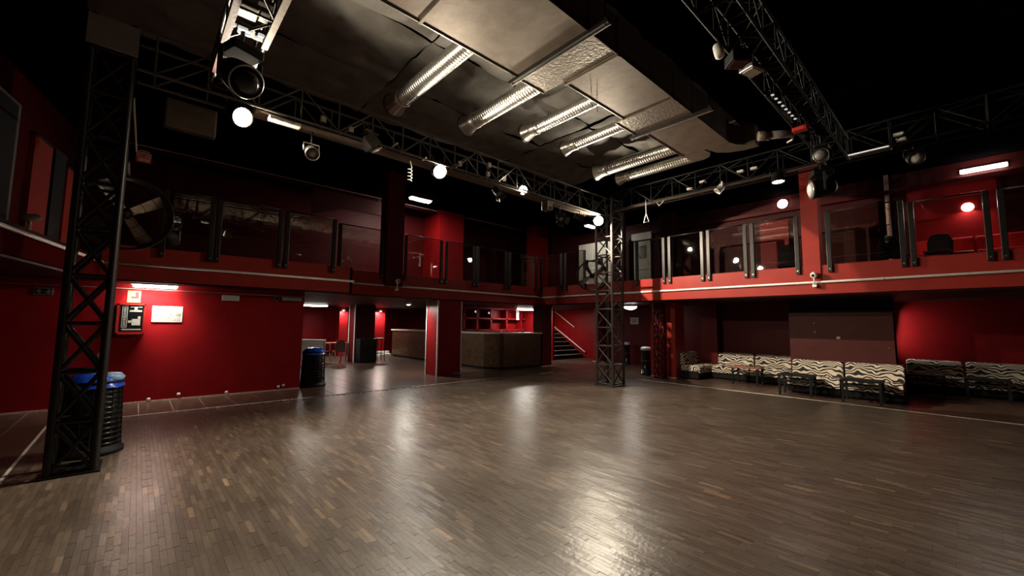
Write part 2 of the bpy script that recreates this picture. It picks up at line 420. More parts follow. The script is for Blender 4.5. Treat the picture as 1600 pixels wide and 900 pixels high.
# ------------------------------------------------------------------ pillars
def pillar(name, label, x0, x1, y0, y1, z0, z1, m, trims=(), foot=True, group=None):
    t = thing(name, label, 'pillar', ((x0+x1)/2, (y0+y1)/2, z0), group)
    MB().bb(x0, x1, y0, y1, z0, z1).build('shaft', m, t)
    for (cx, cy) in trims: MB().bb(cx-.018, cx+.018, cy-.018, cy+.018, z0, z1).build('edge_trim', 'white_paint', t)
    if foot: MB().bb(x0-.012, x1+.012, y0-.012, y1+.012, z0, z0+.035).build('foot_trim', 'plaster', t)
    return t
pillar('pillar', 'square red pillar with pale corner strips beside the bar counter', 6.83, 7.7, YW, 11.55, 0, ZL, 'red', ((6.83, YW), (7.7, YW), (6.83, 11.55)), False)
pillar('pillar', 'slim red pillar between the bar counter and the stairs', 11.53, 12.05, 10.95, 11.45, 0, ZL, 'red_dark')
pillar('pillar', 'red pillar with a lattice truss leg standing against it', 12.25, 12.85, 6.02, 6.85, 0, ZL, 'red_fascia')
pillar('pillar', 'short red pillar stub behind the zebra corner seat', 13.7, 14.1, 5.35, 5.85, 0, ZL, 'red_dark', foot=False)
pillar('pillar', 'red pillar at the foot of the stairs by the handrails', 15.03, 15.4, 10.9, 11.2, 0, ZL, 'red')
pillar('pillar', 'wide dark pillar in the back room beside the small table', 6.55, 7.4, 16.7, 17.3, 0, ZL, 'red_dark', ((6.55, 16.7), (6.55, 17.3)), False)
pillar('pillar', 'bright red pillar in the back room behind the bar end', 8.5, 9.1, 19.4, 20.0, 0, ZL, 'red', foot=False)
pillar('pillar', 'narrow red pillar in the back room left of the wide dark pillar', 7.1, 7.5, 20.0, 20.5, 0, ZL, 'red', foot=False)
pillar('column', 'dark red column rising through the balcony front over the bar', 4.98, 5.5, YF2-.12, YF2+.3, 2.62, ZC, 'red_dark', foot=False)
c0 = at(1254, 400, 'x', XF-.03).y; c1 = at(1281, 400, 'x', XF-.03).y
pillar('column', 'bright orange red column rising from the balcony front above the sofas', XF-.03, XF+.3, c1, c0, 2.6, 5.35, 'red_fascia', foot=False)
pillar('pillar', 'glossy red pillar on the balcony under the lit ceiling lamp', 8.22, 9.35, 13.2, 14.3, ZB, ZC, 'red', foot=False)
pillar('pillar', 'red pillar on the balcony at the inner corner behind glass', 12.55, 13.3, 12.3, 12.9, ZB, ZC, 'red', foot=False)
pillar('pillar', 'dark red pillar behind the balcony glass next to the white door', 12.75, 13.1, 6.3, 6.75, ZB, 5.35, 'maroon', foot=False)
pillar('column', 'dark column beside the ventilator above the round bulkhead lamp', 11.35, 11.7, 7.35, 7.7, ZB, ZC, 'maroon', foot=False)

# ------------------------------------------------------------------ white conduits on the balcony front
def run(name, label, pts, r=.027, m='white_paint', cat='pipe', clips=True):
    t = thing(name, label, cat, pts[0])
    MB().tube(pts, r).build('pipe_run', m, t)
    if clips:
        for a, b_ in zip(pts[:-1], pts[1:]):
            a = Vector(a); b_ = Vector(b_); n = max(1, int((b_-a).length/2.2))
            for k in range(n): MB().torus(a+(b_-a)*((k+.5)/n), b_-a, r+.004, .006, 12, 6).build('clip', 'white_paint', t)
    return t
PZ = 2.64
run('conduit', 'white conduit along the front of the left balcony stretch', [(-.56, YF1-.03, PZ), (XSTEP+.03, YF1-.03, PZ)])
run('conduit', 'white conduit along the set back balcony front over the bar', [(XSTEP+.02, YF2-.03, PZ), (XF-.03, YF2-.03, PZ-.01)])
run('conduit', 'long white conduit along the balcony front above the sofas', [(XF-.03, YF2-.06, PZ-.03), (XF-.03, 2.2, PZ-.03), (XF-.03, -4.5, PZ-.02)])
dd0 = (dB-dA).normalized(); e0 = dA-dn*.03; e1 = dB-dn*.03
run('conduit', 'white conduit in clipped lengths along the angled side balcony', [(e0.x+dd0.x*.06, e0.y+dd0.y*.06, PZ), (e1.x, e1.y, PZ)])
run('cable', 'thin pale cable along the top of the red wall', [(-4.5, YW-.02, 2.21), (3.0, YW-.02, 2.21)], .007, 'plaster', 'cable', False)

# ------------------------------------------------------------------ glass balustrades
def rail_bay(a, b_, side, z0=ZT, z1=4.16, label='', group='glass balustrade bays', posts=(1, 1), topbar=True):
    a = Vector((a[0], a[1], 0)); b_ = Vector((b_[0], b_[1], 0)); d = (b_-a).normalized(); n = Vector(side)
    t = thing('glass_balustrade', label, 'balustrade', ((a+b_)/2)+Vector((0, 0, z0)), group)
    MB().prism([(.03, z0+.02), ((b_-a).length-.03, z0+.02), ((b_-a).length-.03, z1-.03), (.03, z1-.03)], a+n*.016, d, (0, 0, 1), n, .01).build('glass_pane', 'glass', t)
    for k, p in ((0, a), (1, b_)):
        if posts[k]:
            ps = MB().box(p+Vector((0, 0, (z0-.17+z1)/2)), (.085, .06, z1-z0+.17), Matrix.Rotation(math.atan2(d.y, d.x), 3, 'Z')).build('post', 'black_metal', t, .006)
            MB().lathe([(.016, 0), (.016, .012)], p-n*.028+Vector((0, 0, z0-.1)), -n, 10).build('bolt', 'steel', ps)
    if topbar: MB().cyl(a+Vector((0, 0, z1)), b_+Vector((0, 0, z1)), .016).build('top_rail', 'black_metal', t)
    return t
YR1 = YF1-.03; YR2 = YF2-.03; XR = XF-.03
for (u0, u1, yy, lab) in ((252, 328, YR1, 'mirror dark glass bay next to the far left ventilator'), (339, 436, YR1, 'dark glass bay second from the far left ventilator'), (447, 521, YR1, 'dark glass bay third from the far left ventilator'),
                          (634, 690, YR2, 'glass bay just past the dark red column over the bar'), (698, 741, YR2, 'second glass bay past the dark red column over the bar'),
                          (747, 791, YR2, 'third glass bay past the dark red column over the bar'), (797, 838, YR2, 'glass bay over the bar ending at the inner corner')):
    a = at(u0, 400, 'y', yy); b_ = at(u1, 400, 'y', yy); rail_bay((a.x, yy), (b_.x, yy), (0, 1, 0), label=lab)
a = at(530, 400, 'y', YR2); b_ = at(598, 400, 'y', YR2)
rail_bay((a.x, YR2), (b_.x, YR2), (0, 1, 0), label='glass bay between the fascia step and the dark red column')
for (u0, u1, z1, lab) in ((846, 877, 4.16, 'narrow glass bay beside the inner corner of the balcony'), (884, 913, 4.16, 'narrow glass bay behind the round ventilator'), (995, 1037, 4.17, 'glass bay in front of the white door'),
                          (1046, 1097, 4.17, 'glass bay next to the white door bay'), (1107, 1165, 4.18, 'glass bay reflecting a lamp above the zebra corner sofa'), (1176, 1246, 4.18, 'glass bay ending at the orange red column'),
                          (1296, 1412, 4.17, 'wide glass bay past the orange red column'), (1428, 1548, 4.10, 'glass bay in front of the bright red wall and red bench'), (1572, 1700, 4.08, 'glass bay past the red bench at the end')):
    a = at(u0, 400, 'x', XR); b_ = at(u1, 400, 'x', XR); rail_bay((XR, a.y), (XR, b_.y), (1, 0, 0), z1=z1, label=lab, topbar=True)
# ------------------------------------------------------------------ trusses
def truss(name, label, p0, p1, side, up, w_, h, bay, m='black_metal', rc=.024, rb=.013, cat='truss', xb=False, sides=(1, 1, 1, 1), start=0, group=None):
    p0 = Vector(p0); p1 = Vector(p1); side = Vector(side); up = Vector(up); d = (p1-p0); L = d.length; d.normalize()
    t = thing(name, label, cat, p0, group)
    c = lambda s, u, x: p0+side*(s*w_/2)+up*(u*h/2)+d*x
    for s, u in ((-1, -1), (1, -1), (-1, 1), (1, 1)): bar('chord', c(s, u, 0), c(s, u, L), rc, m, t)
    n = int(round((L-start)/bay)); fs = [((-1, -1), (-1, 1)), ((1, -1), (1, 1)), ((-1, -1), (1, -1)), ((-1, 1), (1, 1))]
    for k in range(n+1):
        x = start+k*bay
        if x > L+.01: break
        for fi, (a, b_) in enumerate(fs):
            if not sides[fi]: continue
            bar('rung', c(*a, x), c(*b_, x), rb, m, t)
            if k < n and x+bay <= L+.01:
                a2, b2 = (a, b_) if k % 2 == 0 else (b_, a)
                bar('brace', c(*a2, x), c(*b2, x+bay), rb, m, t)
                if xb: bar('brace', c(*b2, x), c(*a2, x+bay), rb, m, t)
    return t
# four-post rig: two towers and the beams they carry
TL = thing('truss_tower', 'tall black lattice tower with crossed braces in front of the blue bag bin', 'truss', (-.41, 6.47, 0))
def tower(t, cx, cy, w_, z1, rungs, rc, rb, cross, m='black_metal'):
    c = lambda s, u, z: Vector((cx+s*w_/2, cy+u*w_/2, z))
    for s, u in ((-1, -1), (1, -1), (-1, 1), (1, 1)): bar('chord', c(s, u, 0), c(s, u, z1), rc, m, t)
    for k, z in enumerate(rungs):
        for a, b_ in (((-1, -1), (1, -1)), ((1, -1), (1, 1)), ((1, 1), (-1, 1)), ((-1, 1), (-1, -1))):
            bar('rung', c(*a, z), c(*b_, z), rb, m, t)
            if k+1 < len(rungs):
                z2 = rungs[k+1]; a2, b2 = (a, b_) if k % 2 == 0 else (b_, a)
                bar('brace', c(*a2, z), c(*b2, z2), rb, m, t)
                if cross(k): bar('brace', c(*b2, z), c(*a2, z2), rb, m, t)
    MB().bb(cx-w_/2-.06, cx+w_/2+.06, cy-w_/2-.06, cy+w_/2+.06, 0, .02).build('base_plate', m, t)
tower(TL, -.41, 6.47, .33, 5.0, [.03+.51*k for k in range(10)], .034, .02, lambda k: True)
MB().bb(-.62, -.2, 6.225, 6.265, 4.62, 4.95).build('top_plate', 'grey', TL)
TR = thing('truss_tower', 'slender grey lattice tower standing free on the dance floor', 'truss', (9.5, 6.5, 0))
tower(TR, 9.5, 6.5, .50, 5.05, [.06, .56, 1.05, 1.54, 2.03, 2.52, 3.01, 3.5, 3.99, 4.5, 5.0], .032, .018, lambda k: k == 0, 'truss_metal')
T1 = truss('truss_beam', 'long black lattice beam carrying the bright spotlights under the fabric ceiling', (-.20, 6.5, 4.76), (9.2, 6.5, 4.76), (0, 1, 0), (0, 0, 1), .36, .48, .535, start=.155, sides=(1, 1, 0, 0), m='truss_metal', rc=.02)
MB().bb(1.0, 9.1, 6.36, 6.62, 4.485, 4.50).build('cable_tray', 'galv', T1)
T2 = truss('truss_beam', 'lattice beam crossing the back of the hall from the free standing tower', (9.45, 6.19, 4.92), (9.45, -3.5, 4.92), (1, 0, 0), (0, 0, 1), .36, .46, .55, sides=(1, 1, 0, 1), rc=.02, m='black')
MB().bb(9.3, 9.42, 1.7, 6.2, 4.66, 4.675).build('cable_tray', 'galv', T2)
T3 = truss('truss_beam', 'black lattice beam hung with small lights beside the big duct', (2.2, 1.4, 4.78), (9.2, 1.4, 4.78), (0, 1, 0), (0, 0, 1), .34, .38, .4, m='black', rc=.02, rb=.01)
T4 = truss('truss_beam', 'short dark lattice beam over the big dark moving light', (.66, 1.5, 4.78), (.66, 6.3, 4.78), (1, 0, 0), (0, 0, 1), .34, .36, .6, sides=(1, 1, 1, 0))
MB().bb(.80, .86, 2.0, 5.0, 4.57, 4.60).build('cable_tray', 'galv', T4); MB().bb(.46, .52, 2.0, 5.9, 4.57, 4.60).build('cable_tray', 'brown_panel', T4)
t = thing('lattice_post', 'dark red lattice truss leg fixed against the red pillar', 'truss', (12.04, 6.43, 0))
tower(t, 12.04, 6.43, .24, 2.3, [.04+.37*k for k in range(7)], .02, .013, lambda k: True, 'red_dark')

# ------------------------------------------------------------------ ventilation duct with outlet pipes
DZ = 5.2
duct = thing('ventilation_duct', 'large galvanised rectangular air duct under the ceiling', 'duct', (4.5, 3.5, DZ))
def dsec(x0, x1, y0, y1, z0=DZ, z1=5.74, m='galv', nm='duct_section'):
    o = MB().bb(x0, x1, y0, y1, z0, z1).build(nm, m, duct, .008)
    return o
dsec(.6, 2.26, 2.92, 4.19); dsec(2.28, 3.86, 2.92, 4.19); dsec(3.88, 4.46, 2.92, 4.22, m='galv_foil'); dsec(4.48, 6.06, 2.92, 3.82)
dsec(6.08, 6.75, 2.92, 4.0, m='galv_foil'); dsec(6.77, 8.35, 2.92, 3.84)
for x, y0, y1, m_ in ((2.27, 2.91, 4.21, 'galv'), (4.52, 2.91, 3.85, 'galv'), (6.07, 2.91, 3.86, 'galv'), (1.2, 2.91, 4.21, 'galv')):
    MB().bb(x-.02, x+.02, y0, y1, DZ-.022, 5.76).build('flange', m_, duct)
for x, y0, y1 in ((3.87, 2.62, 4.36), (6.76, 2.6, 4.12)):
    MB().bb(x-.03, x+.03, y0, y1, DZ-.05, DZ-.004).build('hanger_rail', 'black_metal', duct)
    MB().bb(x+.03, x+.045, y0, y1, DZ-.055, DZ-.004).build('rail_edge', 'steel', duct)
    for yy in (y0+.05, y1-.05): bar('hanger_rod', (x, yy, DZ-.08), (x, yy, ZC), .008, 'steel', duct)
for k in (-1, 1): bar('hanger_rod', (5.28+.07*k, 3.86, DZ-.12), (5.28+.03*k, 3.90, ZC), .006, 'black_metal', duct)
for x0, x1, yy in ((.6, 3.86, 4.19), (3.88, 4.46, 4.22), (4.48, 6.06, 3.82), (6.08, 6.75, 4.0), (6.77, 8.35, 3.84)):
    MB().bb(x0, x1, yy-.004, yy+.012, DZ-.014, DZ+.012).build('edge_lip', 'steel', duct)
    MB().bb(x0, x1, 2.908, 2.924, DZ-.012, DZ+.01).build('edge_lip', 'galv', duct)
# curved end outlets
def arc(cx, cy, r, a0, a1, n=8): return [(cx+r*math.cos(math.radians(a0+(a1-a0)*k/n)), cy+r*math.sin(math.radians(a0+(a1-a0)*k/n))) for k in range(n+1)]
MB().prism([(8.35, 2.92), (8.55, 2.86), (8.7, 2.74), (8.76, 2.58), (8.98, 2.58), (8.96, 2.85), (8.86, 3.1), (8.68, 3.28), (8.35, 3.36)], (0, 0, DZ), (1, 0, 0), (0, 1, 0), (0, 0, 1), .4).build('curved_outlet', 'galv', duct)
MB().prism([(8.35, 3.40), (8.62, 3.38), (8.78, 3.46), (8.86, 3.62), (8.84, 3.82), (8.66, 3.84), (8.35, 3.84)], (0, 0, DZ), (1, 0, 0), (0, 1, 0), (0, 0, 1), .4).build('curved_outlet', 'galv', duct)
PZC = 5.40
for k, (us, ue, y0, y1, r, hz) in enumerate((((722, 76), (617, 168), 4.19, 6.5, .135, 1), ((826, 135), (733, 201), 4.22, 6.3, .135, 1), ((920, 160), (822, 211), 3.82, 5.75, .115, 1), ((968, 196), (885, 235), 4.0, 5.65, .11, 1), ((1055, 237), (925, 268), 3.84, 6.0, .14, 1), ((1075, 252), (962, 279), 3.84, 5.9, .12, 1))):
    e = at(*ue, 'z', PZC-.02); s_ = at(*us, 'z', PZC-.02)
    x0 = s_.x; x1 = (s_.x+e.x)/2; ye = e.y
    x = (s_.x+e.x)/2
    L = ye-y0
    prof = [(r, 0)]
    for q in range(1, int((L-.35)/.055)): prof += [(r, .055*q-.006), (r*1.025, .055*q), (r, .055*q+.006)]
    prof += [(r, L-.34), (r*1.06, L-.33), (r*1.06, L-.20), (r*1.12, L-.16), (r*1.42, L-.02), (r*1.45, L), (r*1.30, L-.005), (r*.9, L-.2)]
    p = MB().lathe(prof, (x, y0, PZC), (0, 1, 0), 28, cap=False).build('outlet_pipe', 'spiral', duct)
    MB().torus((x, y0+L-.005, PZC), (0, 1, 0), r*1.46, .012, 32, 6).build('outlet_rim', 'black_metal', p)
    MB().torus((x, y0+L-.34, PZC), (0, 1, 0), r*1.05, .010, 28, 6).build('collar', 'steel', p)

# ------------------------------------------------------------------ lights on the rig
def lamp_head(name, label, loc, aim, r=.12, L=.26, hang=4.5, body='black_metal', lens='lens', group=None, barn=False, cat='spotlight'):
    loc = Vector(loc); a = (Vector(aim)-loc).normalized()
    t = thing(name, label, cat, (loc.x, loc.y, hang), group)
    can = MB().lathe([(r*.45, -L), (r*.8, -L*.92), (r*.95, -L*.6), (r, 0), (r*1.06, .0), (r*1.06, .03), (r*.96, .03), (r*.94, .0)], loc, a, 24).build('can', body, t)
    MB().lathe([(r*.2, .012), (r*.93, .004)], loc, a, 24, cap=True).build('lens', lens, can)
    sd = a.cross(Vector((0, 0, 1))).normalized()
    mid = loc-a*(L*.5)
    yk = [mid+sd*(r*1.15), mid+sd*(r*1.15)+Vector((0, 0, r*1.3)), mid-sd*(r*1.15)+Vector((0, 0, r*1.3)), mid-sd*(r*1.15)]
    MB().tube(yk, .012, 6).build('yoke', body, t)
    top = mid+Vector((0, 0, r*1.3))
    if hang > top.z+.02: bar('hook_clamp', top, (top.x, top.y, hang), .014, 'black_metal', t)
    if barn:
        x, y, z = frame(a)
        for q, v_ in ((x, y), (-x, y), (y, x), (-y, x)):
            MB().prism([(-r*.8, 0), (r*.8, 0), (r*1.0, r*1.0), (-r*1.0, r*1.0)], loc+q*(r*1.02)+a*.03, v_, (a+q*.75).normalized(), q, .004).build('barn_door', 'black_metal', t)
    return t
FC = Vector((4.6, 3.2, 0))
hot = 'stage lamps of the rig'
for (u, v, lab, aim, en, deg) in ((378, 183, 'glaring spotlight under the dark moving light at the beam end', (3.0, 2.6, .2), 340, 150),
                                  (687, 268, 'glaring spotlight on the long beam below the first outlet pipes', (4.2, 2.4, .0), 340, 150),
                                  (817, 297, 'small glaring spotlight on the long beam near the narrow pipes', (7.0, 2.5, .0), 170, 150),
                                  (935, 345, 'glaring spotlight at the corner of the rig by the free standing tower', (6.5, 3.4, 0), 380, 150)):
    p = at(u, v, 'y', 6.42); r = .13 if u != 817 else .10
    eye = p+(Vector((3.2, .6, 1.2))-p).normalized()
    t = lamp_head('stage_spotlight', lab, p, eye, r=r, L=.26, hang=4.5, lens='lamp_hot')
    a = (eye-p).normalized()
    spot('spot_light', p+a*.06, p+a, en, 172, .35, .1, parent=t)
# spotlight washing the balcony front over the seats
p = Vector((8.2, 6.4, 4.30)); t = lamp_head('stage_spotlight', 'narrow black spotlight turned toward the balcony front over the sofas', p, (11.2, 4.2, 2.9), r=.085, L=.22, lens='lamp_soft')
a = (Vector((11.2, 4.2, 2.9))-p).normalized(); spot('spot_light', p+a*.05, (11.2, 4.8, 3.0), 850, 60, .06, .02, col=(1, .85, .66), parent=t)
p = at(488, 240, 'y', 6.45); lamp_head('par_can', 'silver par can hanging below the long beam', p, (1.5, 1.0, .5), r=.095, L=.2, body='steel', hang=4.5)
p = at(780, 303, 'y', 6.45); lamp_head('par_can', 'small black and silver spotlight below the long beam left of the small glaring lamp', p, (6.5, 3, .5), r=.08, L=.2, hang=4.5, lens='steel', barn=True)
p = at(877, 342, 'y', 6.45); lamp_head('par_can', 'round spotlight with open metal flaps near the corner lamp', p, (6.2, 3, 1.5), r=.10, L=.16, hang=4.5, barn=True)
p = at(855, 322, 'y', 6.45); t = thing('scanner_light', 'boxy silver scanner beside the flap spotlight on the long beam', 'spotlight', p); MB().box(p, (.16, .2, .22)).build('case', 'steel', t, .01); MB().box(p+Vector((0, -.12, -.08)), (.12, .06, .08)).build('mirror', 'lens', t)
p = at(577, 222, 'y', 6.35); t = thing('scanner_light', 'black scanner light with tilted silver lid on the long beam', 'spotlight', p)
rt_ = Matrix.Rotation(math.radians(45), 3, 'Y'); MB().box(p, (.2, .26, .2), rt_).build('case', 'black_gloss', t, .012); MB().box(p+Vector((0, 0, .13)), (.2, .24, .015), Matrix.Rotation(math.radians(12), 3, 'Y')).build('lid', 'galv', t)
MB().box(p+Vector((.11, -.06, -.12)), (.12, .16, .02), Matrix.Rotation(math.radians(-35), 3, 'Y')).build('mirror', 'steel', t)
a = at(420, 178, 'y', 6.36); b_ = at(469, 197, 'y', 6.36)
t = thing('led_batten', 'pale strip light under the long beam beside the end spotlight', 'light bar', a); MB().bb(a.x, b_.x, 6.30, 6.42, 4.40, 4.455).build('housing', 'cream', t, .01)
for k in range(3): MB().bb(a.x+.05+(b_.x-a.x)*k/3, a.x+(b_.x-a.x)*(k+1)/3, 6.295, 6.30, 4.41, 4.445).build('segment', 'white_paint', t)
for (u, v, lab) in ((505, 187, 'grey junction box in the long beam above the silver par can'), (548, 203, 'grey junction box in the long beam between par can and lidded scanner'), (764, 258, 'upper of two grey junction boxes above the small black and silver spotlight'), (787, 279, 'grey junction box between the small black and silver spotlight and the small glaring lamp'), (718, 256, 'grey junction box in the long beam just past the coiled cable and glaring lamp'), (762, 272, 'lower of two grey junction boxes above the small black and silver spotlight')):
    p = at(u, v, 'y', 6.42); MB_ = thing('junction_box', lab, 'box', p, 'junction boxes of the long beam'); MB().box(p, (.085, .05, .10)).build('case', 'grey', MB_, .008); MB().box(p+Vector((0, -.03, 0)), (.07, .008, .085)).build('cover', 'cream', MB_)
# coiled cable hanging from the beam
p = at(641, 262, 'y', 6.4); pts = [p+Vector((.035*math.cos(k*.9), .035*math.sin(k*.9), -.009*k)) for k in range(28)]
tag(MB().tube([p+Vector((0, 0, .12))]+pts, .007, 6).build('coiled_cable', 'white_paint'), 'white coiled cable dangling from the long beam', 'cable')
for u, v, lab in ((612, 230, 'short pale tube clipped below the long beam near the scanner'), (657, 252, 'short pale tube clipped below the long beam next to the glaring lamp')):
    p = at(u, v, 'y', 6.4); tag(MB().cyl(p, p+Vector((.05, -.12, .05)), .014).build('clip_tube', 'cream'), lab, 'tube')
# fixtures on the crossing beam
p = at(1122, 298, 'x', 9.25); lamp_head('par_can', 'white cylindrical spotlight under the crossing beam', p, p+Vector((-.25, .35, -.5)), r=.075, L=.2, body='white_paint', hang=4.69)
p = at(1216, 283, 'x', 9.25); t = lamp_head('par_can', 'dark pendant lamp with lit face under the crossing beam', p, p+Vector((-.1, -.05, -1)), r=.115, L=.2, hang=4.69, lens='lamp_soft')
p = at(1432, 247, 'x', 9.25); lamp_head('par_can', 'round pale lamp below the far end of the crossing beam', p, (3, -2, 1), r=.11, L=.2, hang=4.69, lens='white_paint')
a = at(1322, 243, 'x', 9.22); b_ = at(1393, 226, 'x', 9.22)
t = thing('led_batten', 'long metal strip light under the crossing beam past the big moving light', 'light bar', a); MB().box(((a.x+b_.x)/2, (a.y+b_.y)/2, 4.64), (.09, a.y-b_.y, .06)).build('housing', 'galv', t, .008); MB().box((9.17, (a.y+b_.y)/2, 4.66), (.01, (a.y-b_.y)*.9, .02)).build('segment', 'led', t)
for (u, v, lab) in ((1078, 295, 'cream box on the crossing beam next to the white cable end'), (1098, 284, 'cream box on the crossing beam just before the white cylindrical spotlight'), (1157, 268, 'cream box on the crossing beam just past the white cylindrical spotlight'), (1178, 263, 'cream box on the crossing beam nearest the dark pendant lamp'), (1404, 210, 'upper of two cream boxes above the round pale lamp'), (1408, 218, 'lower of two cream boxes above the round pale lamp')):
    p = at(u, v, 'x', 9.3); t = thing('ballast_box', lab, 'box', p, 'boxes on the crossing beam'); MB().box(p, (.07, .13, .05)).build('case', 'cream', t, .006); MB().box(p+Vector((-.037, 0, 0)), (.006, .11, .035)).build('cover', 'white_paint', t)
p = at(1009, 312, 'x', 9.25)
q = at(1010, 347, 'x', 9.25)
tag(MB().tube([p, p+(q-p)*.6, q+Vector((0, .07, 0)), q+Vector((0, -.07, 0)), p+(q-p)*.62], .009, 6).build('safety_strap', 'white_paint'), 'white strap ending in a loop hanging from the crossing beam', 'strap')
p = at(1028, 322, 'x', 9.25)
tag(MB().tube([Vector((9.34, p.y+.08, 4.66)), Vector((9.34, p.y+.02, 4.55)), Vector((9.34, p.y-.1, 4.64)), Vector((9.34, p.y-.11, 4.66))], .008, 6).build('cable_loop', 'white_paint'), 'short white cable end under the crossing beam near the strap', 'cable')
# big moving lights
def moving_light(name, label, p, aim, r, hang, face, group=None):
    p = Vector(p); a = (Vector(aim)-p).normalized(); t = thing(name, label, 'moving light', (p.x, p.y, hang))
    sd = a.cross(Vector((0, 0, 1))).normalized()
    MB().lathe([(r*.5, -r*2.0), (r*.9, -r*1.6), (r, -r*.5), (r, 0), (r*1.05, .01), (r*1.05, .04), (r*.9, .05)], p, a, 28).build('head', 'black', t)
    MB().torus(p+a*.05, a, r*.98, r*.05, 32, 8).build('bezel', 'steel', t)
    MB().lathe([(r*.05, .10), (r*.5, .09), (r*.92, .045)], p, a, 28).build('lens', face, t)
    for s in (-1, 1): MB().box(p-a*(r*.7)+sd*(s*r*1.18)+Vector((0, 0, r*.5)), (r*.28, r*.28, r*2.0)).build('yoke_arm', 'black', t, .01)
    MB().box(p-a*(r*.7)+Vector((0, 0, r*1.6)), (r*1.9, r*1.9, r*.6), Matrix.Rotation(math.atan2(a.y, a.x), 3, 'Z')).build('base', 'black', t, .02)
    tz = p.z+r*1.9
    if hang > tz: bar('hook_clamp', (p.x-a.x*r*.7, p.y-a.y*r*.7, tz), (p.x-a.x*r*.7, p.y-a.y*r*.7, hang), .02, 'black_metal', t)
    return t
p = at(382, 126, 'z', 4.02); moving_light('moving_light', 'big dark moving light with silver rimmed glass face at the beam end', p, p+Vector((.35, -1, -.75)), .16, 4.57, 'black_gloss')
p = at(1272, 296, 'x', 9.2); moving_light('moving_light', 'big black moving light with white face under the rig corner', p, p+Vector((-.5, 1, -.1)), .17, 4.70, 'white_paint')
p = at(1283, 243, 'y', 1.35); moving_light('moving_light', 'small moving light with grey lens at the rig corner', p, p+Vector((-1, -.1, -.15)), .10, 4.62, 'grey')
# white lamp panels inside the short beam
for (u, v, sx, sy, lab) in ((386, 18, .19, .24, 'cream lamp panel inside the short dark beam'), (413, 27, .09, .2, 'narrow cream lamp panel inside the short dark beam'), (415, 8, .14, .07, 'small bright lamp panel inside the short dark beam')):
    p = at(u, v, 'z', 4.72); t = thing('lamp_panel', lab, 'light panel', p); MB().box(p+Vector((0, 0, .02)), (sx, sy, .04)).build('frame', 'black_metal', t, .004); MB().box(p-Vector((0, 0, .004)), (sx*.88, sy*.88, .012)).build('panel', 'cream', t, .003)
p = at(386, 50, 'z', 4.6); t = thing('led_cluster', 'dark fixture with rows of pale oval lamps under the short beam', 'light panel', p)
MB().box(p+Vector((0, .02, .03)), (.36, .16, .04)).build('housing', 'black', t, .006)
for dx_, dy_, w_ in ((-.14, .04, .05), (-.13, -.03, .06), (-.02, .04, .12), (-.02, -.03, .13), (.10, .03, .05), (.12, -.04, .06)):
    MB().box(p+Vector((dx_, dy_, 0)), (w_, .045, .03)).build('lamp', 'led', t, .012)
# lights along the beam beside the duct
p = at(1123, 80, 'z', 4.5); t = thing('small_lamp', 'little cream lamp dangling from the beam beside the duct', 'lamp', p); MB().lathe([(.02, .09), (.045, .08), (.05, 0), (.05, -.07), (.02, -.09)], p, (.3, .3, 1), 14).build('shade', 'white_paint', t); bar('cord', p+Vector((.01, .01, .08)), (p.x+.02, p.y+.02, 4.6), .004, 'grey', t)
p = at(1153, 92, 'z', 4.5); t = thing('flood_lamp', 'square black floodlight with brown pane on the beam beside the duct', 'floodlight', p); MB().box(p, (.2, .2, .12), Matrix.Rotation(.8, 3, 'Z')).build('case', 'black', t, .01); MB().box(p-Vector((0, 0, .062)), (.15, .15, .01), Matrix.Rotation(.8, 3, 'Z')).build('pane', 'brown_panel', t)
p = at(1175, 109, 'z', 4.52); t = thing('flood_lamp', 'diamond shaped silver floodlight on the beam beside the duct', 'floodlight', p); MB().box(p, (.22, .17, .06), Matrix.Rotation(-.3, 3, 'Z')).build('case', 'steel', t, .01); MB().box(p-Vector((0, 0, .032)), (.16, .12, .012), Matrix.Rotation(-.3, 3, 'Z')).build('pane', 'cream', t)
a = at(1197, 148, 'z', 4.56); b_ = at(1238, 190, 'z', 4.56)
t = thing('led_batten', 'row of small pale bulbs along the beam beside the duct', 'light bar', a); MB().tube([a, b_], .02, 6).build('rail', 'black', t)
for k in range(8): p = a+(b_-a)*((k+.5)/8)+Vector((0, -.05, 0)); MB().lathe([(.008, .02), (.014, 0), (.008, -.016)], p, (0, -1, -.3), 10).build('bulb', 'led', t)
p = at(1250, 201, 'z', 4.56); t = thing('red_marker', 'small red box at the end of the beam beside the duct', 'box', p); MB().box(p, (.12, .18, .08)).build('case', 'sign_red', t, .008); MB().box(p+Vector((-.062, 0, 0)), (.006, .12, .05)).build('face', 'orange_red', t)
p = at(1185, 213, 'y', 1.95); q = at(1243, 206, 'y', 1.62); 
p = at(1185, 213, 'z', 4.66); q = at(1240, 208, 'z', 4.66)
t = thing('follow_spot', 'long grey brown cylindrical spotlight reaching past the duct end', 'spotlight', p); MB().cyl(p, p+(q-p)*.32, .075, n=20).build('snoot', 'galv', t); MB().cyl(p+(q-p)*.3, q, .062, n=20).build('barrel', 'grey', t); bar('mount_bracket', q+Vector((0, 0, -.02)), (q.x+.02, 1.565, 4.6), .015, 'black_metal', t)
MB().tube([q-Vector((0, 0, .04)), q+Vector((.0, .02, -.1)), q+Vector((.06, .1, -.1))], .02, 8).build('handle', 'steel', t)

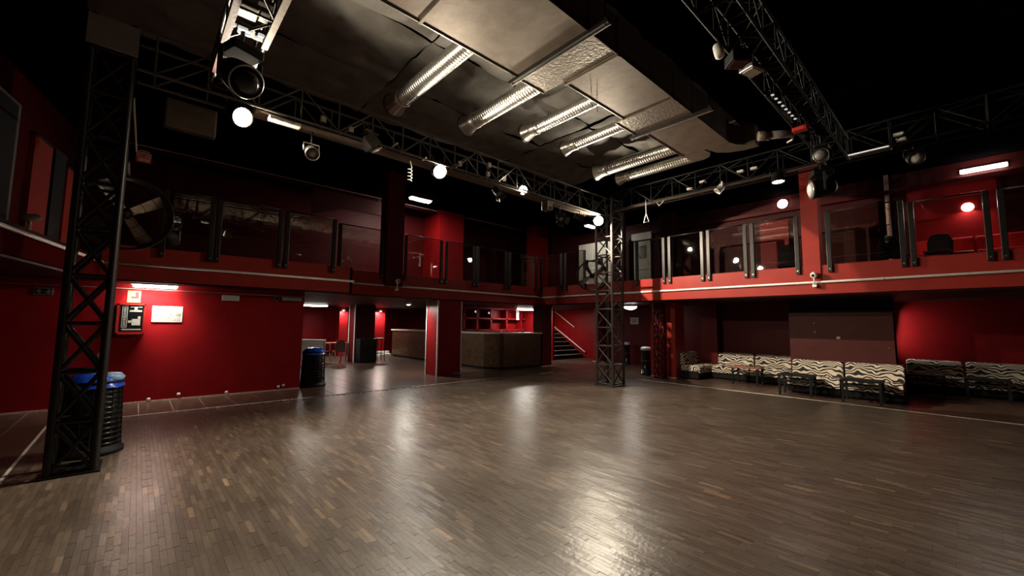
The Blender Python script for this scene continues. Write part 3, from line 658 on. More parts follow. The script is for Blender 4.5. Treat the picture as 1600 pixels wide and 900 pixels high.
# ------------------------------------------------------------------ drum ventilators on the towers
def drum_fan(label, p, axis, R, arm_to):
    p = Vector(p); a = Vector(axis).normalized(); x, y, a = frame(a); t = thing('drum_fan', label, 'fan', p)
    MB().lathe([(R, -.14), (R+.02, -.14), (R+.02, .14), (R, .14), (R, -.14)], p, a, 40, cap=False).build('drum', 'black_metal', t)
    for s in (-1, 1): MB().torus(p+a*(.14*s), a, R+.005, .018, 40, 8).build('drum_rim', 'black_metal', t)
    MB().lathe([(.03, .10), (.07, .08), (.075, -.06), (.05, -.10)], p, a, 20).build('motor_hub', 'black_metal', t)
    MB().lathe([(.02, .14), (.028, .10)], p, a, 12).build('hub_cap', 'steel', t)
    for k in range(4):
        q = math.radians(35+90*k); d = x*math.cos(q)+y*math.sin(q); e = a.cross(d)
        tw = (e*math.cos(.5)+a*math.sin(.5)); nn = d.cross(tw)
        MB().prism([(.06, -.05), (R*.92, -.095), (R*.94, .075), (.06, .05)], p, d, tw, nn, .006).build('fan_blade', 'steel', t)
    for k in range(6):
        q = math.radians(60*k+10); d = x*math.cos(q)+y*math.sin(q); bar('guard_wire', p+a*.15, p+d*R+a*.15, .004, 'black_metal', t)
    for rr in (.4, .7): MB().torus(p+a*.15, a, R*rr, .004, 32, 5).build('guard_ring', 'black_metal', t)
    q = Vector(arm_to); bar('mount_arm', p+Vector((0, 0, R+.02)), q, .018, 'grey', t)
    return t
drum_fan('round black drum fan with pale blades beside the free standing tower', at(925, 431, 'x', 10.0), (-.72, -.68, -.1), .44, (9.79, 6.79, 3.56))
drum_fan('round black drum fan with silver blades behind the left lattice tower', at(196, 334, 'y', 7.35), (.12, -1, -.12), .46, (-.212, 6.672, 3.5))

# ------------------------------------------------------------------ ceiling and wall lamps of the building, one added
def bulkhead(name, label, p, size, energy, m='lamp_tube', n=(0, 0, -1), body='white_paint', aim=None, lightsize=None, spread=180):
    p = Vector(p); t = thing(name, label, 'lamp', p)
    MB().box(p, (size[0]+.05, size[1]+.05, .03)).build('housing', body, t, .008)
    MB().box(p+Vector((0, 0, -.04)), (size[0], size[1], .05)).build('diffuser', m, t, .018)
    if energy: area('lamp_light', p+Vector((0, 0, -.075)), lightsize or max(size[0], .08), energy, aim=aim or (0, 0, -1), parent=t, sy=size[1], spread=spread)
    return t
bulkhead('strip_lamp', 'bright strip lamp under the balcony above the fire hose box', (.22, 10.68, ZL-.02), (.66, .14), 13, aim=(.05, .25, -1), spread=105)
bulkhead('strip_lamp', 'strip lamp on the back room ceiling above the white board', at(487, 476, 'z', ZL-.03), (1.15, .25), 50, m='lamp_soft')
bulkhead('strip_lamp', 'glowing strip lamp on the balcony ceiling before the glossy red pillar', at(657, 311, 'z', ZC-.06), (.75, .2), 75)
p = at(985, 478, 'z', ZL-.05); t = thing('dome_lamp', 'round dome lamp under the balcony behind the free standing tower', 'lamp', p)
MB().lathe([(.23, .04), (.24, .0), (.22, -.03)], p, (0, 0, 1), 28).build('housing', 'white_paint', t); MB().lathe([(.215, -.02), (.19, -.08), (.10, -.12), (.01, -.13)], p, (0, 0, 1), 28).build('diffuser', 'lamp_soft', t)
area('lamp_light', p-Vector((0, 0, .14)), .3, 9, parent=t)
t = thing('tube_lamp', 'long glowing wall lamp on the balcony above the red bench', 'lamp', (13.42, -.45, 5.1))
MB().bb(13.44, 13.5, -.8, -.1, 5.06, 5.16).build('housing', 'white_paint', t, .01); MB().bb(13.38, 13.44, -.78, -.12, 5.05, 5.12).build('diffuser', 'lamp_tube', t, .02)
area('lamp_light', (13.33, -.45, 5.05), .6, 14, aim=(-.5, 0, -1), parent=t, sy=.1)
p = at(1222, 318, 'x', 13.42); t = thing('wall_lamp', 'round glowing wall lamp on the balcony beside the orange red column', 'lamp', p)
MB().lathe([(.13, 0), (.13, .04)], (13.5, p.y, p.z), (-1, 0, 0), 24).build('housing', 'white_paint', t); MB().lathe([(.125, .04), (.11, .08), (.01, .11)], (13.5, p.y, p.z), (-1, 0, 0), 24).build('diffuser', 'lamp_tube', t)
area('lamp_light', (13.36, p.y, p.z), .2, 5, aim=(-1, 0, -.6), parent=t)
p = at(1512, 323, 'x', 13.42); t = thing('wall_lamp', 'oval glowing wall lamp on the bright red balcony wall above the bench', 'lamp', p)
MB().lathe([(.10, 0), (.10, .03)], (13.5, p.y, p.z), (-1, 0, 0), 24).build('housing', 'white_paint', t); MB().lathe([(.095, .03), (.08, .06), (.01, .08)], (13.5, p.y, p.z), (-1, 0, 0), 24).build('diffuser', 'lamp_soft', t)
area('lamp_light', (13.36, p.y, p.z-.02), .2, 6, aim=(-.6, 0, -1), parent=t)
bulkhead('strip_lamp', 'added unseen lamp on the balcony ceiling brightening the pale tall cabinet', (12.4, 9.3, 5.33), (.5, .16), 8)  # unseen lamp added to brighten the pale cabinet
bulkhead('strip_lamp', 'strip lamp over the back bar shelves', (12.9, 13.3, ZL-.02), (.9, .16), 40, m='lamp_tube')
t = thing('tube_lamp', 'upright tube lamp hidden in the alcove behind the brown partition', 'lamp', (15.5, 1.5, .8))
MB().bb(15.6, 15.7, 1.44, 1.56, .8, 2.2).build('housing', 'white_paint', t); MB().lathe([(.03, .82), (.03, 2.18)], (15.56, 1.5, 0), n=12).build('diffuser', 'led', t)
area('lamp_light', (15.5, 1.45, 1.5), .08, 6.5, aim=(-.05, -1, -.15), parent=t, sy=1.2, spread=120)
bulkhead('strip_lamp', 'strip lamp over the stairs behind the slim red pillar', (14.35, 13.7, ZL-.02), (.3, .3), 38, m='lamp_soft')
for (u, v, lab, en, zz) in ((652, 476, 'small white lamp beside the top of the square red pillar', 40, ZL-.06), (537, 485, 'small white lamp on the narrow red pillar in the back room', 22, None), (593, 488, 'small white lamp above the bright red pillar', 34, None)):
    p = at(u, v, 'z', zz) if zz else (Vector((7.2, 19.8, ZL-.1)) if u == 537 else Vector((8.75, 19.15, ZL-.1)))
    if u == 652: p = Vector((6.35, 11.9, ZL-.08))
    t = thing('spot_lamp', lab, 'lamp', p); MB().lathe([(.05, .06), (.09, .03), (.10, -.04), (.085, -.06)], p, (0, 0, 1), 18).build('housing', 'white_paint', t); MB().lathe([(.08, -.055), (.01, -.075)], p, (0, 0, 1), 18).build('diffuser', 'lamp_soft', t)
    area('lamp_light', p-Vector((0, 0, .09)), .15, en, parent=t)
# no lamps in the side passage on the left
# ------------------------------------------------------------------ things on the red wall
ex, ez = Vector((1, 0, 0)), Vector((0, 0, 1))
def wall_plate(name, label, cat, u0, v0, u1, v1, m, t=.02, y=YW):
    a = at(u0, v0, 'y', y); b_ = at(u1, v1, 'y', y); T = thing(name, label, cat, ((a.x+b_.x)/2, y, (a.z+b_.z)/2))
    MB().bb(a.x, b_.x, y-t, y, b_.z, a.z).build('plate', m, T, .003); return T, a, b_
T, a, b_ = wall_plate('fire_hose_box', 'red fire hose box with black glass and white pictograms on the red wall', 'fire box', 184, 474, 224, 522, 'sign_red', .10)
fx0, fx1, fz0, fz1 = a.x+.05, b_.x-.03, b_.z+.06, a.z-.02; yy = YW-.104; Wd, Hh = fx1-fx0, fz1-fz0
MB().bb(fx0, fx1, yy-.002, yy+.003, fz0, fz1).build('glass_front', 'black_gloss', T)
fr_ = MB(); q = .03
for A in ((a.x, b_.x, a.z-.0, a.z-.03), (a.x, b_.x, b_.z, b_.z+.03), (a.x, a.x+q, b_.z, a.z), (b_.x-q*.6, b_.x, b_.z, a.z)): fr_.bb(A[0], A[1], yy-.012, yy+.01, A[2], A[3])
fr_.build('door_frame', 'red_fascia', T)
def mark(x0, x1, z0, z1): return (fx0+Wd*x0, fx0+Wd*x1, yy-.005, yy-.002, fz0+Hh*z0, fz0+Hh*z1)
mk = MB(); 
for A in ((.10, .95, .04, .085), (.42, .95, .90, .925), (.60, .74, .78, .90), (.40, .66, .73, .79), (.66, .94, .73, .80), (.52, .90, .22, .46), (.78, .90, .44, .56), (.36, .54, .32, .40)): mk.bb(*mark(*A))
for A in ((.08, .11, .13, .95), (.29, .32, .13, .95), (.08, .32, .93, .95), (.08, .32, .13, .15), (.08, .32, .535, .565)): mk.bb(*mark(*A))
for k in range(9): mk.bb(*mark(.14, .26, .175+.04*k, .195+.04*k)); mk.bb(*mark(.14, .26, .585+.037*k, .605+.037*k))
mk.build('pictogram', 'paper', T)
T, a, b_ = wall_plate('fire_sign', 'yellowish square sign with red pictogram above the fire hose box', 'sign', 200, 454, 219, 473, 'sign_yellow', .01)
ww, hh = b_.x-a.x, a.z-b_.z
MB().bb(a.x+ww*.3, b_.x-ww*.12, YW-.013, YW-.01, b_.z+hh*.35, a.z-hh*.1).build('pictogram', 'sign_red', T); MB().bb(a.x+ww*.22, a.x+ww*.58, YW-.0145, YW-.012, b_.z+hh*.52, a.z-hh*.1).build('pictogram', 'sign_yellow', T)
T, a, b_ = wall_plate('framed_plan', 'pale framed floor plan on the lit red wall', 'picture', 238.5, 478, 284, 503.5, 'white_paint', .018)
ww, hh = b_.x-a.x, a.z-b_.z
MB().bb(a.x+ww*.05, b_.x-ww*.05, YW-.021, YW-.018, b_.z+hh*.07, a.z-hh*.07).build('paper', 'paper', T)
pm = MB()
for k in range(26): x = a.x+ww*random.uniform(.15, .85); z = b_.z+hh*random.uniform(.15, .8); pm.bb(x, x+random.uniform(.01, .07), YW-.0225, YW-.021, z, z+random.uniform(.006, .03))
pm.build('print', 'ink', T)
T, a, b_ = wall_plate('emergency_light', 'small pale emergency light box high on the red wall', 'lamp', 347, 461, 373, 470.5, 'cream', .06)
MB().bb(a.x+.02, b_.x-.02, YW-.064, YW-.06, b_.z+.02, a.z-.02).build('cover', 'paper', T)
T, a, b_ = wall_plate('wall_speaker', 'dark slim speaker bar high on the red wall near its end', 'speaker', 440, 463, 470, 471, 'grey', .08)
T, a, b_ = wall_plate('exit_sign', 'dark exit sign with arrow and running figure at the unlit end of the red wall', 'sign', 53, 449, 83, 461, 'grey', .03)
ww, hh = b_.x-a.x, a.z-b_.z
MB().bb(a.x+.015, b_.x-.015, YW-.033, YW-.03, b_.z+.015, a.z-.015).build('face', 'black', T)
ar = MB().bb(a.x+ww*.22, a.x+ww*.42, YW-.036, YW-.033, b_.z+hh*.45, b_.z+hh*.58); ar.prism([(0, 0), (.05, .04), (.05, -.04)], (a.x+ww*.12, YW-.033, b_.z+hh*.515), (1, 0, 0), (0, 0, 1), (0, -1, 0), .003); ar.build('arrow', 'grey', T)
rn = MB().bb(a.x+ww*.74, a.x+ww*.80, YW-.036, YW-.033, b_.z+hh*.68, b_.z+hh*.82); rn.box((a.x+ww*.75, YW-.0345, b_.z+hh*.5), (.03, .003, .06), Matrix.Rotation(.5, 3, 'Y')); rn.box((a.x+ww*.68, YW-.0345, b_.z+hh*.3), (.07, .003, .015), Matrix.Rotation(.8, 3, 'Y')); rn.box((a.x+ww*.8, YW-.0345, b_.z+hh*.3), (.07, .003, .015), Matrix.Rotation(-.9, 3, 'Y')); rn.build('running_figure', 'grey', T)
p = at(157, 556, 'y', YW); tag(MB().lathe([(.07, 0), (.06, .008), (.01, .012)], (p.x, YW, p.z), (0, -1, 0), 7).build('plaster_patch', 'plaster'), 'bare plaster patch on the red wall behind the lattice tower', 'patch')
for k, (u, v) in enumerate(((84, 637), (232, 624), (279, 616), (354, 613), (435, 604), (443, 602))):
    p = at(u, v, 'y', YW-.02); tag(MB().lathe([(.035, 0), (.028, .012), (.008, .02)], (p.x, YW-.012, max(.03, p.z)), (0, -1, 0), 6).build('chipped_plaster', 'white_paint'), 'white chip of plaster at the foot of the red wall', 'chip', 'chips at the foot of the red wall')
for k, (u, v) in enumerate(((712, 583), (716, 584), (719, 579))):
    p = at(u, v, 'y', YW-.0); tag(MB().lathe([(.03, 0), (.022, .012), (.006, .02)], (p.x, YW-.0, max(.04, p.z)), (0, -1, 0), 6).build('chipped_plaster', 'white_paint'), 'white chip of plaster low on the square red pillar', 'chip', 'chips on the square red pillar')
# security cameras
q = at(432, 467, 'y', YW); T = thing('security_camera', 'small round dome camera high on the red wall beside the slim speaker', 'camera', (q.x, YW, q.z)); MB().lathe([(.06, 0), (.055, .03)], (q.x, YW, q.z), (0, -1, 0), 18).build('base', 'grey', T); MB().lathe([(.042, .03), (.03, .055), (.005, .065)], (q.x, YW, q.z), (0, -1, 0), 18).build('dome', 'black_gloss', T)
def sec_cam(label, p, n):
    p = Vector(p); n = Vector(n); t = thing('security_camera', label, 'camera', p)
    MB().box(p+n*.03+Vector((0, 0, -.085)), (.08, .08, .07)).build('junction_box', 'white_paint', t, .006)
    MB().tube([p+n*.07-Vector((0, 0, .06)), p+n*.07+Vector((0, 0, .05)), p+n*.07+Vector((0, 0, .10))], .016, 8).build('bracket', 'white_paint', t)
    q = p+n*.08+Vector((0, 0, .15)); MB().lathe([(.01, -.075), (.05, -.055), (.07, -.01), (.06, .04), (.045, .06)], q, n+Vector((.2, .1, -.25)), 20).build('housing', 'white_paint', t)
    d = (n+Vector((.2, .1, -.25))).normalized(); MB().lathe([(.042, .055), (.01, .075)], q, d, 16).build('lens', 'black_gloss', t)
q = at(619, 447, 'y', YF2-.12); sec_cam('white ball security camera on the dark red column over the bar', (q.x, YF2-.12, 2.62), (0, -1, 0))
q = at(1273, 440, 'x', XF-.06); sec_cam('white ball security camera below the orange red column', (XF-.03, q.y, 2.62), (-1, 0, 0))

# ------------------------------------------------------------------ bins
def make_bin():
    t = thing('rubbish_bin', '', 'bin', (0, 0, 0), 'rubbish bins')
    MB().lathe([(.31, 0), (.31, .05), (.285, .06), (.285, .10)], (0, 0, 0), n=32).build('base', 'black', t)
    MB().lathe([(.262, .08), (.235, .84)], (0, 0, 0), n=32).build('inner_body', 'black', t)
    for k in range(12):
        z = .13+.06*k; r = .282-.03*k/12; MB().lathe([(r-.008, z-.012), (r, z-.012), (r, z+.012), (r-.008, z+.012)], (0, 0, 0), n=32, cap=False).build('hoop', 'black_gloss', t)
    for k in range(18):
        q = 2*math.pi*k/18; bar('slat', (.278*math.cos(q), .278*math.sin(q), .09), (.25*math.cos(q), .25*math.sin(q), .85), .008, 'black_gloss', t)
    MB().torus((0, 0, .85), (0, 0, 1), .252, .016, 32, 8).build('rim', 'black', t)
    return t
def bag(t, m, seed, hgt=.09, r=.262, split=None):
    n, k = 28, 6; vs = []; fs = []
    for i in range(k+1):
        for j in range(n):
            q = 2*math.pi*j/n; f = i/k
            rr = r*(1.03-f)*1.0+.004; z = .80+(.06 if i == 0 else .06+hgt*math.sin(min(1, f*1.6)*math.pi/2))+.018*noise.noise(Vector((math.cos(q)*2, math.sin(q)*2, seed+f*3)))
            if i == 0: z = .79+.02*noise.noise(Vector((math.cos(q)*4, math.sin(q)*4, seed)))
            vs.append((rr*math.cos(q), rr*math.sin(q), z))
    for i in range(k):
        for j in range(n): fs.append((i*n+j, i*n+(j+1) % n, (i+1)*n+(j+1) % n, (i+1)*n+j))
    fs.append(tuple(k*n+j for j in range(n)))
    ob = bpy.data.objects.new('bin_bag', MB().add(vs, fs, True).mesh('bin_bag', m)); COL.objects.link(ob); ob.parent = t
    return ob
proto = make_bin()
spots = [((-.33, 7.2, 0), 'black slatted bin with a bright blue bag behind the left lattice tower', 'bag_blue'), ((3.38, 11.2, 0), 'black slatted bin with a blue bag beside the end of the red wall', 'bag_blue')]
bins = []
for k, (l, lab, m_) in enumerate(spots): bins.append((place(proto, l, k*.4, lab, 'rubbish bins', first=(k == len(spots)-1)) if k else place(proto, l, .2, lab, 'rubbish bins'), m_, k))
for o, m_, k in bins: bag(o, m_, k*3.1)
o = MB().lathe([(.12, .84), (.15, .90), (.11, .945), (.02, .955)], (0, 0, 0), n=20).mesh('bag_fold', 'bag_pale')
ob = bpy.data.objects.new('bag_fold', o); COL.objects.link(ob); ob.parent = bins[0][0]; ob.location = (.11, -.06, 0)
def slim_bin(label, x, y, h=.86):
    t = thing('slim_bin', label, 'bin', (x, y, 0), 'slim bins')
    MB().lathe([(.165, 0), (.17, .02), (.17, .06), (.155, .07), (.15, h-.02), (.158, h-.02), (.158, h)], (x, y, 0), n=28).build('body', 'black_gloss', t)
    prof = [(.163, h-.06), (.166, h), (.15, h+.03), (.09, h+.05), (.01, h+.055)]
    MB().lathe(prof, (x, y, 0), n=18).build('bin_bag', 'bag_white', t)
    MB().torus((x, y, h*.55), (0, 0, 1), .152, .006, 28, 6).build('band', 'grey', t)
slim_bin('slim black bin with a whitish bag beside the pillar with truss post', 12.42, 7.12)
slim_bin('slim black bin by the dark red wall behind the free standing tower', 15.1, 9.55)

# ------------------------------------------------------------------ bar, back bar shelves, stairs
bar_t = thing('bar_counter', 'hammered bronze bar counter with pale top edge', 'counter', (10, 13, 0))
poly = [(9.6, 11.0), (11.5, 11.0), (11.5, 11.6), (9.95, 11.6), (9.85, 11.75), (9.85, 18.85), (9.25, 18.85), (9.2, 11.6)]
MB().prism(poly, (0, 0, .08), (1, 0, 0), (0, 1, 0), (0, 0, 1), 1.17).build('front', 'bronze', bar_t)
pk = [(9.66, 11.06), (11.48, 11.06), (11.48, 11.55), (9.98, 11.55), (9.8, 11.8), (9.8, 18.8), (9.31, 18.8), (9.27, 11.64)]
MB().prism(pk, (0, 0, 0), (1, 0, 0), (0, 1, 0), (0, 0, 1), .08).build('plinth', 'black', bar_t)
pt_ = [(9.56, 10.94), (11.52, 10.94), (11.52, 11.65), (9.97, 11.65), (9.9, 11.77), (9.9, 18.9), (9.2, 18.9), (9.14, 11.57)]
MB().prism(pt_, (0, 0, 1.25), (1, 0, 0), (0, 1, 0), (0, 0, 1), .045).build('counter_top', 'cream', bar_t)
struct('wall_bar_side', MB().bb(13.88, 14.0, 12.55, 15.0, 0, ZL), 'red')
sh = thing('back_bar_shelf', 'red back bar shelf unit of open square compartments', 'shelf', (12, 14.5, 0))
MB().bb(10.0, 13.86, 14.65, 14.7, 0, 2.3).build('back_panel', 'red', sh)
MB().bb(10.0, 13.86, 14.2, 14.65, 0, 1.30).build('base_cabinet', 'red_dark', sh)
for z in (1.34, 1.84, 2.29): MB().bb(10.0, 13.86, 14.26, 14.65, z-.03, z+.03).build('shelf_board', 'red', sh)
for u in (725, 745, 767, 791, 814):
    x = at(u, 500, 'y', 14.3).x; MB().bb(x-.04, x+.04, 14.26, 14.65, 1.3, 2.3).build('divider', 'red', sh)
for u, v, lab in ((743, 487, 'small pale spot bulb clipped to the back bar shelf'), (764, 489, 'small pale spot bulb clipped to the next back bar divider')):
    p = at(u, v, 'y', 14.1); T = thing('clip_bulb', lab, 'lamp', p); MB().lathe([(.012, .05), (.03, .02), (.04, -.02), (.02, -.04)], p, (0, 0, 1), 12).build('bulb', 'led', T)
    bar('stem', p+Vector((0, .02, .04)), p+Vector((0, .2, .12)), .006, 'grey', T)
T = thing('hanging_cloth', 'white cloth hanging beside the back bar shelf', 'cloth', (13.3, 14.24, 1.9)); MB().bb(13.2, 13.38, 14.228, 14.238, 1.8, 2.25).build('cloth', 'white_paint', T, .004); MB().cyl((13.15, 14.249, 2.26), (13.43, 14.249, 2.26), .010).build('hanger_bar', 'steel', T)
T = thing('jar', 'small yellowish jar standing at the right end of the bar', 'jar', (10.9, 11.4, 1.295)); MB().lathe([(.04, 0), (.045, .02), (.045, .08), (.03, .1)], (10.9, 11.4, 1.295), n=16).build('body', 'sign_yellow', T); MB().lathe([(.033, .10), (.033, .12)], (10.9, 11.4, 1.295), n=16).build('lid', 'cream', T)
T = thing('bottle_opener_stand', 'small white holder standing on the bar top', 'holder', (9.75, 11.3, 1.295)); MB().lathe([(.06, 0), (.06, .01), (.015, .02), (.02, .07), (.03, .08)], (9.75, 11.3, 1.295), n=14).build('body', 'white_paint', T); MB().lathe([(.03, .08), (.01, .1)], (9.75, 11.3, 1.295), n=14).build('cap', 'steel', T)
st = thing('staircase', 'dark stairs with pale nosings rising behind the slim red pillar', 'stairs', (15.2, 12.8, 0))
for k in range(11):
    y = 12.75+.29*k; z = .19*(k+1)
    MB().bb(14.03, 16.34, y, 16.2, z-.19, z).build('step', 'black', st)
    MB().bb(14.03, 16.34, y-.012, y+.03, z-.006, z+.006).build('nosing', 'white_paint', st)
for u0, v0, u1, v1, lab in ((914, 550, 858, 504, 'lower pale handrail sloping down beside the stairs'), (897, 511, 855, 477, 'upper pale handrail sloping down beside the stairs')):
    a = at(u0, v0, 'x', 16.42); b_ = at(u1, v1, 'x', 16.42); T = thing('handrail', lab, 'handrail', a); bar('rail', a, b_, .026, 'white_paint', T)
    for k in (.2, .6, .95): q = a+(b_-a)*k; bar('bracket', q, (16.5, q.y, q.z-.03), .01, 'steel', T)

# ------------------------------------------------------------------ back room furniture
T = thing('folded_board', 'white folded table top leaning upright behind the blue bag bin', 'board', (4.7, 16.3, 0))
MB().prism([(-.55, .25), (.5, .25), (.55, .95), (-.55, .98)], (4.75, 16.3, 0), (.9, -.43, 0), (0, 0, 1), (.43, .9, 0), .04).build('panel', 'white_paint', T, .01)
for s in (-.5, .5): bar('leg', (4.75+s*.9, 16.3-s*.43, 0), (4.75+s*.9, 16.3-s*.43, .9), .018, 'grey', T)
T = thing('small_table', 'small square table with metal legs beside the wide dark pillar', 'table', (6.1, 17.5, 0))
MB().bb(5.75, 6.5, 17.2, 17.9, .74, .775).build('table_top', 'table_wood', T, .005)
for x, y in ((5.8, 17.25), (6.45, 17.25), (5.8, 17.85), (6.45, 17.85)): bar('leg', (x, y, 0), (x, y, .745), .022, 'steel', T)
def simple_chair(name, label, loc, rz, m_seat, m_leg, h=.45, bh=.9):
    t = thing(name, label, 'chair', (0, 0, 0))
    MB().bb(-.2, .2, -.2, .2, h-.03, h+.02).build('seat', m_seat, t, .015)
    bk = [(-.19, 0), (.19, 0), (.2, (bh-h)*.55), (.14, (bh-h)*.93), (0, bh-h), (-.14, (bh-h)*.93), (-.2, (bh-h)*.55)]
    MB().prism(bk, (0, .185, h+.02), (1, 0, 0), (0, .08, 1), (0, 1, 0), .03).build('backrest', m_seat, t, .006)
    for x in (-.17, .17):
        for y in (-.17, .17): bar('leg', (x*1.1, y*1.1, 0), (x, y, h-.02), .013, m_leg, t)
    t.location = loc; t.rotation_euler = (0, 0, rz); return t
simple_chair('bistro_chair', 'dark bistro chair beside the small table in the back room', (5.45, 16.9, 0), 2.2, 'black', 'steel')
simple_chair('bistro_chair', 'pale legged chair pushed under the small table in the back room', (6.05, 17.0, 0), 3.1, 'dark_wood', 'steel')
T = thing('bar_stool', 'tall thin framed stool beside the wide dark pillar', 'stool', (7.75, 16.95, 0))
for x in (-.16, .16):
    for y in (-.16, .16): bar('leg', (7.75+x, 16.95+y, 0), (7.75+x*.9, 16.95+y*.9, .9), .014, 'black_metal', T)
MB().lathe([(.18, .9), (.19, .92), (.17, .95)], (7.75, 16.95, 0), n=20).build('seat', 'dark_wood', T)
for a, b_ in (((-.16, -.16), (.16, -.16)), ((.16, -.16), (.16, .16)), ((.16, .16), (-.16, .16)), ((-.16, .16), (-.16, -.16))): bar('foot_rail', (7.75+a[0], 16.95+a[1], .3), (7.75+b_[0], 16.95+b_[1], .3), .01, 'black_metal', T)
T = thing('black_cabinet', 'low black cabinet standing against the wide dark pillar', 'cabinet', (6.95, 16.45, 0)); MB().bb(6.6, 7.3, 16.2, 16.69, .04, .95).build('body', 'black', T, .01); MB().bb(6.62, 6.94, 16.185, 16.2, .08, .9).build('door', 'black_gloss', T); MB().bb(6.96, 7.28, 16.185, 16.2, .08, .9).build('door', 'black_gloss', T); MB().bb(6.62, 7.28, 16.22, 16.67, 0, .04).build('plinth', 'black', T)
T = thing('white_step', 'low white step block beside the far bar end', 'step', (8.8, 18.9, 0)); MB().bb(8.6, 9.2, 18.8, 19.2, 0, .12).build('lower_tread', 'white_paint', T, .006); MB().bb(8.6, 9.2, 19.0, 19.2, .12, .24).build('upper_tread', 'white_paint', T, .006)
T = thing('framed_notice', 'small pale framed notice on the dark red wall past the tower', 'picture', (15.38, 9.3, 1.8))
MB().bb(15.37, 15.4, 9.12, 9.5, 1.66, 1.93).build('frame', 'cream', T, .004); MB().bb(15.365, 15.37, 9.16, 9.46, 1.70, 1.89).build('paper', 'paper', T); q = MB()
for k in range(5): q.bb(15.362, 15.365, 9.2, 9.42, 1.72+.035*k, 1.735+.035*k)
q.build('print', 'ink', T)

# ------------------------------------------------------------------ zebra sofas and low tables
struct('wall_partition', MB().bb(12.86, 12.94, 1.12, 3.17, 0, 1.97), 'brown_panel')
struct('lamp_screen', MB().bb(12.94, 13.0, 1.10, 3.17, 0, ZL), 'black')  # black board added to hide the alcove lamp above the partition
for u, v, s in ((1310, 528, .045), (1273, 519, .02), (1272, 505, .014), (1389, 544, .01)):
    p = at(u, v, 'x', 12.86); tag(MB().lathe([(s, 0), (s*.8, .004), (s*.2, .006)], p, (-1, 0, 0), 6).build('torn_spot', 'plaster'), 'pale torn spot on the brown partition behind the sofa', 'spot', 'torn spots on the partition')
def make_sofa(w_=1.05):
    t = thing('zebra_sofa', '', 'sofa', (0, 0, 0), 'zebra sofas')     # faces -x, back at +x
    MB().bb(-.36, .36, -w_/2, w_/2, .03, .24).build('base', 'black', t, .01)
    MB().bb(.24, .40, -w_/2, w_/2, .05, .70).build('back_frame', 'black', t, .02)
    seat = [(-.40, .24), (.18, .24), (.18, .40), (-.30, .43), (-.37, .41), (-.405, .36)]
    MB().prism(seat, (0, -w_/2+.01, 0), (1, 0, 0), (0, 0, 1), (0, 1, 0), w_-.02).build('seat_cushion', 'zebra', t, .02)
    back = [(.06, .40), (.12, .40), (.22, .42), (.26, .60), (.28, .76), (.22, .79), (.14, .77), (.08, .68)]
    MB().prism(back, (0, -w_/2+.01, 0), (1, 0, 0), (0, 0, 1), (0, 1, 0), w_-.02).build('back_cushion', 'zebra', t, .025)
    fr2 = [(-.405, .20), (-.385, .20), (-.385, .36), (-.405, .36)]
    MB().prism(fr2, (0, -w_/2+.01, 0), (1, 0, 0), (0, 0, 1), (0, 1, 0), w_-.02).build('front_skirt', 'zebra', t)
    for s in (-1, 1): MB().bb(-.3, -.26, s*(w_/2-.1)-.02, s*(w_/2-.1)+.02, 0, .04).build('foot', 'black', t); MB().bb(.26, .3, s*(w_/2-.1)-.02, s*(w_/2-.1)+.02, 0, .04).build('foot', 'black', t)
    return t
sp = make_sofa()
SF = [((12.45, 2.55, 0), 0, 'zebra sofa in front of the brown partition, next to the corner group'), ((12.45, 1.48, 0), 0, 'zebra sofa in front of the brown partition, at its outer end'),
      ((13.65, 4.85, 0), 0, 'zebra sofa against the dark red alcove wall beside the pillar stub'), ((13.65, 3.78, 0), 0, 'zebra sofa against the dark red alcove wall next to the partition'),
      ((13.05, 5.83, 0), math.pi/2, 'zebra seat turned sideways at the end of the corner group'),
      ((15.2, .62, 0), 0, 'zebra sofa against the bright red alcove wall nearest the partition'), ((15.2, -.45, 0), 0, 'zebra sofa in the middle of the row along the red alcove wall'), ((15.2, -1.52, 0), 0, 'zebra sofa third from the partition along the red alcove wall')]
for k, (l, rz, lab) in enumerate(SF): place(sp, l, rz, lab, 'zebra sofas') if k < len(SF)-1 else place(sp, l, rz, lab, 'zebra sofas', first=True)
def make_table(m='black'):
    t = thing('low_table', '', 'table', (0, 0, 0), 'low tables by the sofas')
    MB().bb(-.24, .24, -.35, .35, .45, .49).build('table_top', m, t, .006)
    for x in (-.21, .21):
        for y in (-.31, .31): MB().bb(x-.022, x+.022, y-.022, y+.022, 0, .45).build('leg', 'black', t)
    for x in (-.21, .21): MB().bb(x-.012, x+.012, -.29, .29, .34, .37).build('stretcher', 'black_metal', t)
    for y in (-.31, .31): MB().bb(-.19, .19, y-.012, y+.012, .34, .37).build('stretcher', 'black_metal', t)
    return t
tp = make_table(); tp2 = make_table('table_wood')
TB = [((11.72, 2.78, 0), 0, 'black low table before the inner partition sofa'), ((11.70, 1.58, 0), 0, 'black low table before the outer partition sofa'), ((14.35, .75, 0), 0, 'black low table before the alcove sofa nearest the partition'),
      ((14.3, -.25, 0), 0, 'black low table before the middle alcove sofa'), ((14.2, -1.35, 0), 0, 'black low table before the third alcove sofa')]
for k, (l, rz, lab) in enumerate(TB): place(tp, l, rz, lab, 'low tables by the sofas') if k < len(TB)-1 else place(tp, l, rz, lab, 'low tables by the sofas', first=True)
place(tp2, (12.75, 4.2, 0), 0, 'reddish topped low table in the corner sofa group', 'low tables by the sofas', first=True)

